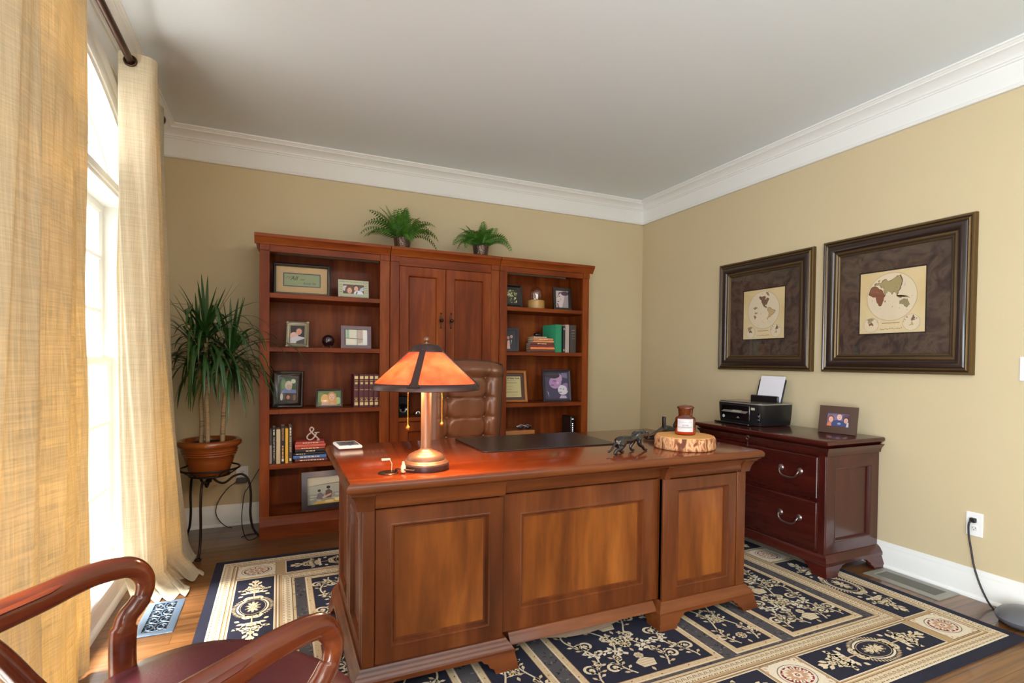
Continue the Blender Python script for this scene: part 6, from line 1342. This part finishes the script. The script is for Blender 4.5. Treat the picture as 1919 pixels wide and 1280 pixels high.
rp.color_ramp.elements[0].color = lin((206, 140, 70)); rp.color_ramp.elements[1].color = lin((224, 170, 100)); nt.links.new(tc.outputs['Object'], wv.inputs[0]); nt.links.new(wv.outputs['Fac'], rp.inputs[0]); nt.links.new(rp.outputs[0], bb.inputs['Base Color']); bb.inputs['Roughness'].default_value = 0.6
b = MB(); b.lathe([(0.0, 0.001), (0.141, 0.001), (0.141, 0.060), (0.138, 0.064), (0.0, 0.0645)], 96, wob=lambda a, k: wobf(a, 0) if k in (1, 2, 3) else 1, cap=False); b.build('cut_face', m, t, smooth=40)
CJ = (1.868, 2.094, DT+0.0648)
va = atan2(-CJ[1], -CJ[0])
t = thing('candle_jar', 'amber glass candle jar with stopper and white label on the log slice', 'candle', CJ)
amber = glass_mat('amber_glass', 0.25, (222, 150, 84)); lidm = mat('dark_amber_glass', (92, 40, 16), 0.08, coat=0.8)
b = MB(); b.lathe([(0.0, 0.0005), (0.045, 0.0005), (0.05, 0.005), (0.05, 0.078), (0.047, 0.086), (0.036, 0.092), (0.034, 0.098)], 48, cap=False); b.build('jar', amber, t, smooth=60)
b = MB(); b.lathe([(0, 0.004), (0.044, 0.004), (0.046, 0.007), (0.046, 0.034), (0, 0.034)], 40); b.build('wax', mat('amber_wax', (240, 150, 46), 0.5, emis=(0, 0, 0)), t, smooth=60)
b = MB(); b.lathe([(0, 0.094), (0.032, 0.095), (0.034, 0.1), (0.037, 0.13), (0.043, 0.135), (0.042, 0.14), (0.03, 0.147), (0, 0.151)], 40); b.build('stopper', lidm, t, smooth=60)
lb_ = MB(); w_ = 0.82; r_ = 0.0506
lb_.rings([[(r_*cos(va-w_+2*w_*i/24), r_*sin(va-w_+2*w_*i/24), z) for i in range(25)] for z in (0.018, 0.082)], 0, (200, 196, 200), closed=False); lab = lb_.build('label', PAPER, t, smooth=180, recalc=False)
tx = MB()
for s_, sz, z in (('APOTHECARY    3.5 OZ', 0.0075, 0.066), ('VETIVER', 0.0085, 0.05), ('& CARDAMOM', 0.0105, 0.040), ('- - - - - -', 0.006, 0.029)): tx.text(s_, sz, Matrix(((1, 0, 0, 0), (0, 0, 1, 0), (0, 1, 0, z), (0, 0, 0, 1))), 0, (70, 62, 64) if sz > 0.008 else (150, 144, 150), maxw=0.07)
tx.v = [((r_+0.0004)*cos(va+x/r_), (r_+0.0004)*sin(va+x/r_), z) for x, y, z in tx.v]; tx.build('label_lettering', PAINT, lab, smooth=0, recalc=False)

t = thing('panther_figurine', 'black stalking panther figurine on the desk facing the log slice', 'figurine', (1.50, 2.06, DT), radians(14))
b = MB()
b.tube(smooth_path([(-0.088, 0, 0.052), (-0.07, 0, 0.062), (-0.035, 0, 0.064), (0.005, 0, 0.062), (0.04, 0, 0.07), (0.07, 0, 0.078), (0.1, 0, 0.08), (0.122, 0, 0.074)], 4), [0.010]+[0.014+0.008*sin(min(1, i/6)*pi/2) for i in range(6)]+[0.021]*4+[0.0185]*5+[0.0205]*5+[0.021]*4+[0.017, 0.0155, 0.0145, 0.014], 14)
for s in (-1, 1):
    b.sphere((0.058, s*0.014, 0.072), (0.026, 0.011, 0.026)); b.sphere((-0.064, s*0.013, 0.052), (0.03, 0.011, 0.026))
    b.sphere((0.118, s*0.011, 0.094), (0.0045, 0.005, 0.007)); b.sphere((0.136, s*0.008, 0.077), 0.0035)
b.sphere((0.124, 0, 0.076), (0.021, 0.0155, 0.0165)); b.sphere((0.145, 0, 0.07), (0.012, 0.0095, 0.0075)); b.sphere((0.137, 0, 0.057), (0.014, 0.008, 0.005))
for y, pts in ((-0.015, [(-0.066, 0.05), (-0.07, 0.032), (-0.104, 0.022), (-0.118, 0.010), (-0.106, 0.006)]), (0.015, [(-0.056, 0.05), (-0.03, 0.034), (-0.046, 0.018), (-0.044, 0.008), (-0.03, 0.006)]), (-0.015, [(0.056, 0.064), (0.058, 0.038), (0.082, 0.022), (0.09, 0.010), (0.104, 0.007)]), (0.015, [(0.06, 0.064), (0.042, 0.042), (0.028, 0.026), (0.032, 0.011), (0.044, 0.007)])):
    P = smooth_path([(x, y, z) for x, z in pts], 4); n = len(P); b.tube(P, [0.014-0.0075*min(1, i/(n*0.6)) for i in range(n)], 12); b.sphere((pts[-1][0], y, 0.0058), (0.0125, 0.0078, 0.0055))
b.tube(smooth_path([(-0.084, 0, 0.054), (-0.108, -0.004, 0.046), (-0.13, -0.008, 0.028), (-0.15, -0.01, 0.02), (-0.162, -0.012, 0.024)], 5), [0.0062]*10+[0.0052]*11, 10)
o = b.build('body', mat('black_ebony', (22, 20, 22), 0.22, coat=0.6), t)
md = o.modifiers.new('remesh', 'REMESH'); md.mode = 'VOXEL'; md.voxel_size = 0.0022; md.use_smooth_shade = True
ms = o.modifiers.new('smooth', 'SMOOTH'); ms.factor = 0.5; ms.iterations = 4
t = thing('desk_accessory', 'black low wedge shaped desk accessory partly hidden behind the amber candle jar', 'desk accessory', (1.985, 2.36, DT), radians(-14))
b = MB(); pr = [(-0.14, 0.001), (0.12, 0.001), (0.125, 0.02), (0.115, 0.04), (0.06, 0.05), (0.0, 0.075), (-0.02, 0.074), (-0.06, 0.045), (-0.11, 0.018), (-0.14, 0.01)]
b.prism(pr, lambda u, v, w: (u, w, v), -0.03, 0.03); b.build('body', BLACKP, t, bevel=0.006)
b = MB(); b.lathe([(0.02, -0.012), (0.042, -0.012), (0.042, 0.012), (0.02, 0.012), (0.02, -0.012)], 32, cap=False); b.v = [(-0.0+x+0.075, z, y+0.07) for x, y, z in b.v]; b.build('roll', mat('dark_grey_roll', (58, 52, 56), 0.4), t)
b = MB(); b.prism([(-0.125, 0.012), (-0.025, 0.06), (-0.028, 0.068), (-0.13, 0.019)], lambda u, v, w: (u, w, v), -0.034, -0.0305); b.build('strip', CHROME, t)
b = MB(); b.box(-0.035, -0.02, -0.012, 0.012, 0.06, 0.125); b.build('post', BLACKP, t, bevel=0.003)

# ================================================================ PLANT STAND AND DRACAENA
PX, PY = -0.41, 3.985
t = thing('plant_stand', 'black wrought iron three legged plant stand in the corner by the curtain', 'plant stand', (PX, PY, 0))
b = MB(); b.tube([(0.172*cos(2*pi*i/48), 0.172*sin(2*pi*i/48), 0.505) for i in range(48)], 0.0065, 8, closed=True); b.build('ring', IRON, t)
b = MB(); b.tube([(0.115*cos(2*pi*i/48), 0.115*sin(2*pi*i/48), 0.462) for i in range(48)], 0.006, 8, closed=True)
for k in range(6):
    a = 2*pi*k/6; b.tube(smooth_path([(0.0, 0, 0.455), (0.07*cos(a), 0.07*sin(a), 0.457), (0.12*cos(a), 0.12*sin(a), 0.465), (0.172*cos(a), 0.172*sin(a), 0.503)], 5), 0.0045, 8)
b.build('cradle', IRON, t); b = MB(); b.sphere((0, 0, 0.442), (0.022, 0.022, 0.018)); b.sphere((0, 0, 0.42), 0.012); b.build('hub', IRON, t)
for k, a in enumerate((radians(-96), radians(2), radians(124))):
    c_, s_ = cos(a), sin(a); pr = [(0.02, 0.435), (0.045, 0.41), (0.085, 0.40), (0.14, 0.44), (0.19, 0.445), (0.225, 0.40), (0.238, 0.30), (0.235, 0.18), (0.25, 0.08), (0.285, 0.02), (0.30, 0.009), (0.312, 0.012)]
    b = MB(); b.tube([(p.x*c_, p.x*s_, p.z) for p in smooth_path([(r, 0, z) for r, z in pr], 6)], 0.0075, 10); b.sphere((0.305*c_, 0.305*s_, 0.010), (0.02, 0.016, 0.0095)); b.build('leg', IRON, t)
t = thing('plant_pot', 'glossy copper brown ridged pot holding the dracaena on the iron stand', 'pot', (PX, PY, 0.468))
b = MB(); b.lathe([(0, 0.0), (0.108, 0.0), (0.114, 0.006), (0.14, 0.09), (0.150, 0.125), (0.155, 0.128), (0.152, 0.134), (0.158, 0.138), (0.160, 0.144), (0.156, 0.149), (0.162, 0.153), (0.164, 0.159), (0.160, 0.164), (0.164, 0.17), (0.166, 0.178), (0.18, 0.186), (0.187, 0.2), (0.184, 0.216), (0.172, 0.226), (0.158, 0.224), (0.152, 0.214), (0.15, 0.19), (0, 0.19)], 64); b.build('pot', mat('glazed_copper_ceramic', (134, 68, 28), 0.18, coat=0.7, var=0.1, vscale=5), t, smooth=50)
b = MB(); b.lathe([(0.0, 0.2), (0.15, 0.198)], 32, cap=False); b.build('soil', mat('dark_soil', (40, 26, 18), 0.95, bump=1.0, bscale=90), t, smooth=0)
t = thing('dracaena_plant', 'tall dracaena with three cane stems and long drooping dark green leaves', 'plant', (PX, PY, 0.668))
cane = ramp_noise_mat('ringed_cane_bark', [(110, 88, 62), (176, 150, 114), (150, 126, 94)], (6, 6, 70), nscale=1.2, rough=0.7, coat=0, bump=0.4)
LEAFM = mat('dracaena_leaf_green', (44, 82, 36), 0.38, coat=0.15, var=0.4, vscale=9); FERNM = mat('fern_leaf_green', (70, 116, 34), 0.45, var=0.5, vscale=12)
heads = []
for x, y, hx, hy, hz in ((-0.05, 0.02, -0.062, 0.02, 0.62), (-0.012, -0.03, -0.02, -0.02, 0.70), (0.07, 0.01, 0.12, 0.02, 0.60)):
    b = MB(); P = smooth_path([(x, y, -0.01), (x+0.004, y, 0.12), (x*0.7+hx*0.3, y, 0.3), (hx, hy, hz)], 14); b.tube(P, [0.0145-0.003*i/len(P)+0.0012*(i % 2) for i in range(len(P))], 12); b.build('stem', cane, t, smooth=60); heads.append((hx, hy, hz))
b = MB(); rl = random.Random(21)
def strap(bm, p, az, el, Ln, wd, droop, n=11):
    d = Vector((cos(el)*cos(az), cos(el)*sin(az), sin(el))); q = Vector(p); side0 = Vector((-sin(az), cos(az), 0)); L = []
    for i in range(n+1):
        f = i/n; w = wd*(0.5+0.5*min(1, f*5))*(1-f**2.2)**0.8+0.0006; nm = side0.cross(d)
        L.append([tuple(q-side0*w), tuple(q-nm*w*0.28), tuple(q+side0*w)])
        q = q+d*(Ln/n); d = (d+Vector((0, 0, -1))*(droop*f*1.6/n*3.2)*max(0.15, 1-max(0, -d.z-0.6)*1.6)).normalized()
        lim = 0.40 if PY+q.y < 4.37 else -1
        if PY+q.y > 4.36: q.y = 4.36-PY
        if PX+q.x < XL+0.03: q.x = XL+0.03-PX
        if PY+q.y < 3.88 and PX+q.x < -0.49: q.x = -0.49-PX
    bm.rings(L, closed=False)
for (hx, hy, hz), cnt in zip(heads, (62, 70, 70)):
    for k in range(cnt):
        f = k/cnt; az = k*2.39996+rl.uniform(-0.2, 0.2); Ln = rl.uniform(0.36, 0.5)
        if f < 0.13: el, dr = radians(rl.uniform(62, 86)), rl.uniform(0.05, 0.25); Ln *= 0.8
        elif f < 0.4: el, dr = radians(rl.uniform(30, 60)), rl.uniform(1.0, 1.9)
        else: el, dr = radians(rl.uniform(-25, 35)), rl.uniform(1.7, 2.8)
        if sin(az) > 0.5: Ln *= 0.75
        strap(b, (hx+0.008*cos(az), hy+0.008*sin(az), hz+0.03-0.17*f), az, el, Ln, rl.uniform(0.0085, 0.0125), dr)
for az, el, Ln, dr, h in ((-0.15, 0.75, 0.40, 0.35, 1), (1.9, 1.3, 0.40, 0.1, 1), (1.2, 1.3, 0.36, 0.1, 2), (-0.1, 0.65, 0.36, 0.2, 2), (3.0, 1.2, 0.36, 0.2, 0), (-0.5, 0.3, 0.62, 1.0, 2)):
    strap(b, (heads[h][0], heads[h][1], heads[h][2]+0.02), az, el, Ln, 0.012, dr)
b.build('foliage', LEAFM, t, smooth=180, recalc=False)
t = thing('adapter_cord', 'black plug adapter with thin cords trailing to the floor beside the bookcase', 'cord', (-0.246, YB, 0.33))
b = MB(); b.box(-0.035, 0.035, -0.05, -0.009, -0.018, 0.018); b.build('plug', BLACKP, t, bevel=0.004)
b = MB(); b.tube(smooth_path([(-0.03, -0.03, -0.005), (-0.09, -0.04, -0.05), (-0.15, -0.045, -0.14), (-0.165, -0.045, -0.22), (-0.14, -0.05, -0.28), (-0.10, -0.06, -0.318), (-0.06, -0.09, -0.326)], 8), 0.0028, 8); b.build('cable', BLKCORD, t)
b = MB(); b.tube(smooth_path([(0.12, -0.05, 0.09), (0.085, -0.06, 0.03), (0.04, -0.08, -0.05), (0.02, -0.10, -0.08), (0.012, -0.16, -0.15), (0.012, -0.28, -0.22), (0.03, -0.38, -0.29), (0.06, -0.42, -0.327), (0.10, -0.39, -0.327), (0.115, -0.33, -0.327), (0.09, -0.29, -0.327), (0.04, -0.30, -0.327), (0.015, -0.34, -0.327)], 8), 0.0028, 8); b.build('cable', BLKCORD, t)

# ================================================================ FERNS on the cabinet top
HAM = mat('hammered_pewter', (112, 94, 84), 0.28, 0.85); nt = HAM.node_tree; N = nt.nodes.new; tc = N('ShaderNodeTexCoord'); vo = N('ShaderNodeTexVoronoi'); vo.inputs['Scale'].default_value = 95; bp = N('ShaderNodeBump'); bp.inputs['Strength'].default_value = 0.8; bp.inputs['Distance'].default_value = 0.004
nt.links.new(tc.outputs['Object'], vo.inputs['Vector']); nt.links.new(vo.outputs['Distance'], bp.inputs['Height']); nt.links.new(bp.outputs[0], nt.nodes['Principled BSDF'].inputs['Normal'])
def fern(label, plabel, loc, sc, seed, fr):
    t = thing('fern_pot', plabel, 'pot', loc)
    b = MB(); b.lathe([(0, 0.0), (0.046, 0.0), (0.05, 0.004), (0.062, 0.07), (0.066, 0.11), (0.068, 0.115), (0.065, 0.117), (0.062, 0.112), (0.06, 0.1), (0, 0.1)], 40); b.build('pot', HAM, t, smooth=50)
    t = thing('potted_fern', label, 'plant', (loc[0], loc[1], loc[2]+0.1)); rf = random.Random(seed); b = MB()
    for az, el, Ln, dr in fr:
        az, el = radians(az), radians(el); d = Vector((cos(el)*cos(az), cos(el)*sin(az), sin(el))); q = Vector((0.012*cos(az), 0.012*sin(az), 0.0)); side = Vector((-sin(az), cos(az), 0)); n = 17; path = []
        roll = rf.uniform(-0.7, 0.7)
        for i in range(n+1):
            path.append((q.copy(), d.copy())); q = q+d*(Ln*sc/n); d = (d+Vector((0, 0, -1))*dr*(0.3+1.2*i/n)/n*1.7).normalized()
            if loc[1]+q.y > YB-0.02: q.y = YB-0.02-loc[1]
        b.tube([p for p, _ in path], [0.0022*(1-0.7*i/n) for i in range(n+1)], 5)
        for i in range(3, n+1):
            p, dd = path[i]; f = i/n; nm = side.cross(dd).normalized(); pl = 0.064*sc*(sin(pi*min(1, f*0.9+0.1))**0.7); wd = 0.0085*sc*(0.75+0.4*(1-f))
            for s in (-1, 1):
                o_ = (side*s*cos(roll)+nm*sin(roll)*s+nm*0.22+dd*0.2).normalized(); tip = p+o_*pl+dd*0.008; mid = p+o_*pl*0.35
                b.add([tuple(p), tuple(mid+dd*wd), tuple(tip), tuple(mid-dd*wd), tuple(mid+nm*0.002)], [(0, 1, 4), (1, 2, 4), (2, 3, 4), (3, 0, 4)])
    b.build('fronds', FERNM, t, smooth=0, recalc=False)
fr1 = [(185, 55, 0.36, 1.7), (165, 46, 0.3, 1.6), (135, 62, 0.3, 0.7), (20, 52, 0.3, 1.5), (-25, 60, 0.32, 1.6), (-90, 74, 0.26, 0.9), (-110, 50, 0.22, 1.8), (180, 42, 0.36, 1.5), (195, 30, 0.33, 1.2), (170, 60, 0.34, 0.9), (205, 62, 0.3, 0.8), (150, 72, 0.3, 0.5), (120, 78, 0.27, 0.5), (60, 80, 0.27, 0.6), (30, 66, 0.28, 0.8), (5, 58, 0.28, 1.0), (-15, 48, 0.34, 1.9), (-40, 50, 0.32, 1.9), (-5, 36, 0.34, 2.0), (-60, 66, 0.27, 1.7), (-100, 68, 0.25, 1.2), (-130, 60, 0.26, 1.2), (-160, 52, 0.3, 1.3), (-75, 82, 0.24, 0.6), (90, 62, 0.22, 1.0), (-120, 80, 0.24, 0.5), (215, 36, 0.26, 1.3), (-78, 44, 0.2, 2.4)]
fr2 = [(190, 56, 0.27, 1.7), (-20, 56, 0.27, 1.8), (-100, 76, 0.22, 0.9), (40, 66, 0.24, 0.8), (-75, 52, 0.18, 1.8), (120, 60, 0.2, 0.9), (178, 48, 0.28, 1.9), (200, 40, 0.3, 2.1), (160, 62, 0.24, 0.9), (140, 70, 0.23, 0.8), (215, 44, 0.27, 2.3), (60, 76, 0.2, 0.7), (25, 58, 0.28, 0.5), (5, 56, 0.28, 1.7), (-12, 46, 0.3, 2.0), (-35, 46, 0.33, 2.2), (-90, 66, 0.2, 1.4), (-120, 66, 0.2, 1.4), (-60, 72, 0.2, 1.2), (100, 72, 0.18, 0.9), (-150, 60, 0.24, 1.4), (-80, 84, 0.18, 0.5)]
fern('larger bushy green fern above the seam of the left bookcase and middle cabinet', 'hammered metal pot of the larger left fern', (0.866, 4.17, TOPZ), 1.0, 3, fr1)
fern('smaller green fern above the right side of the middle cabinet', 'hammered metal pot of the smaller right fern', (1.508, 4.15, TOPZ), 1.0, 8, fr2)
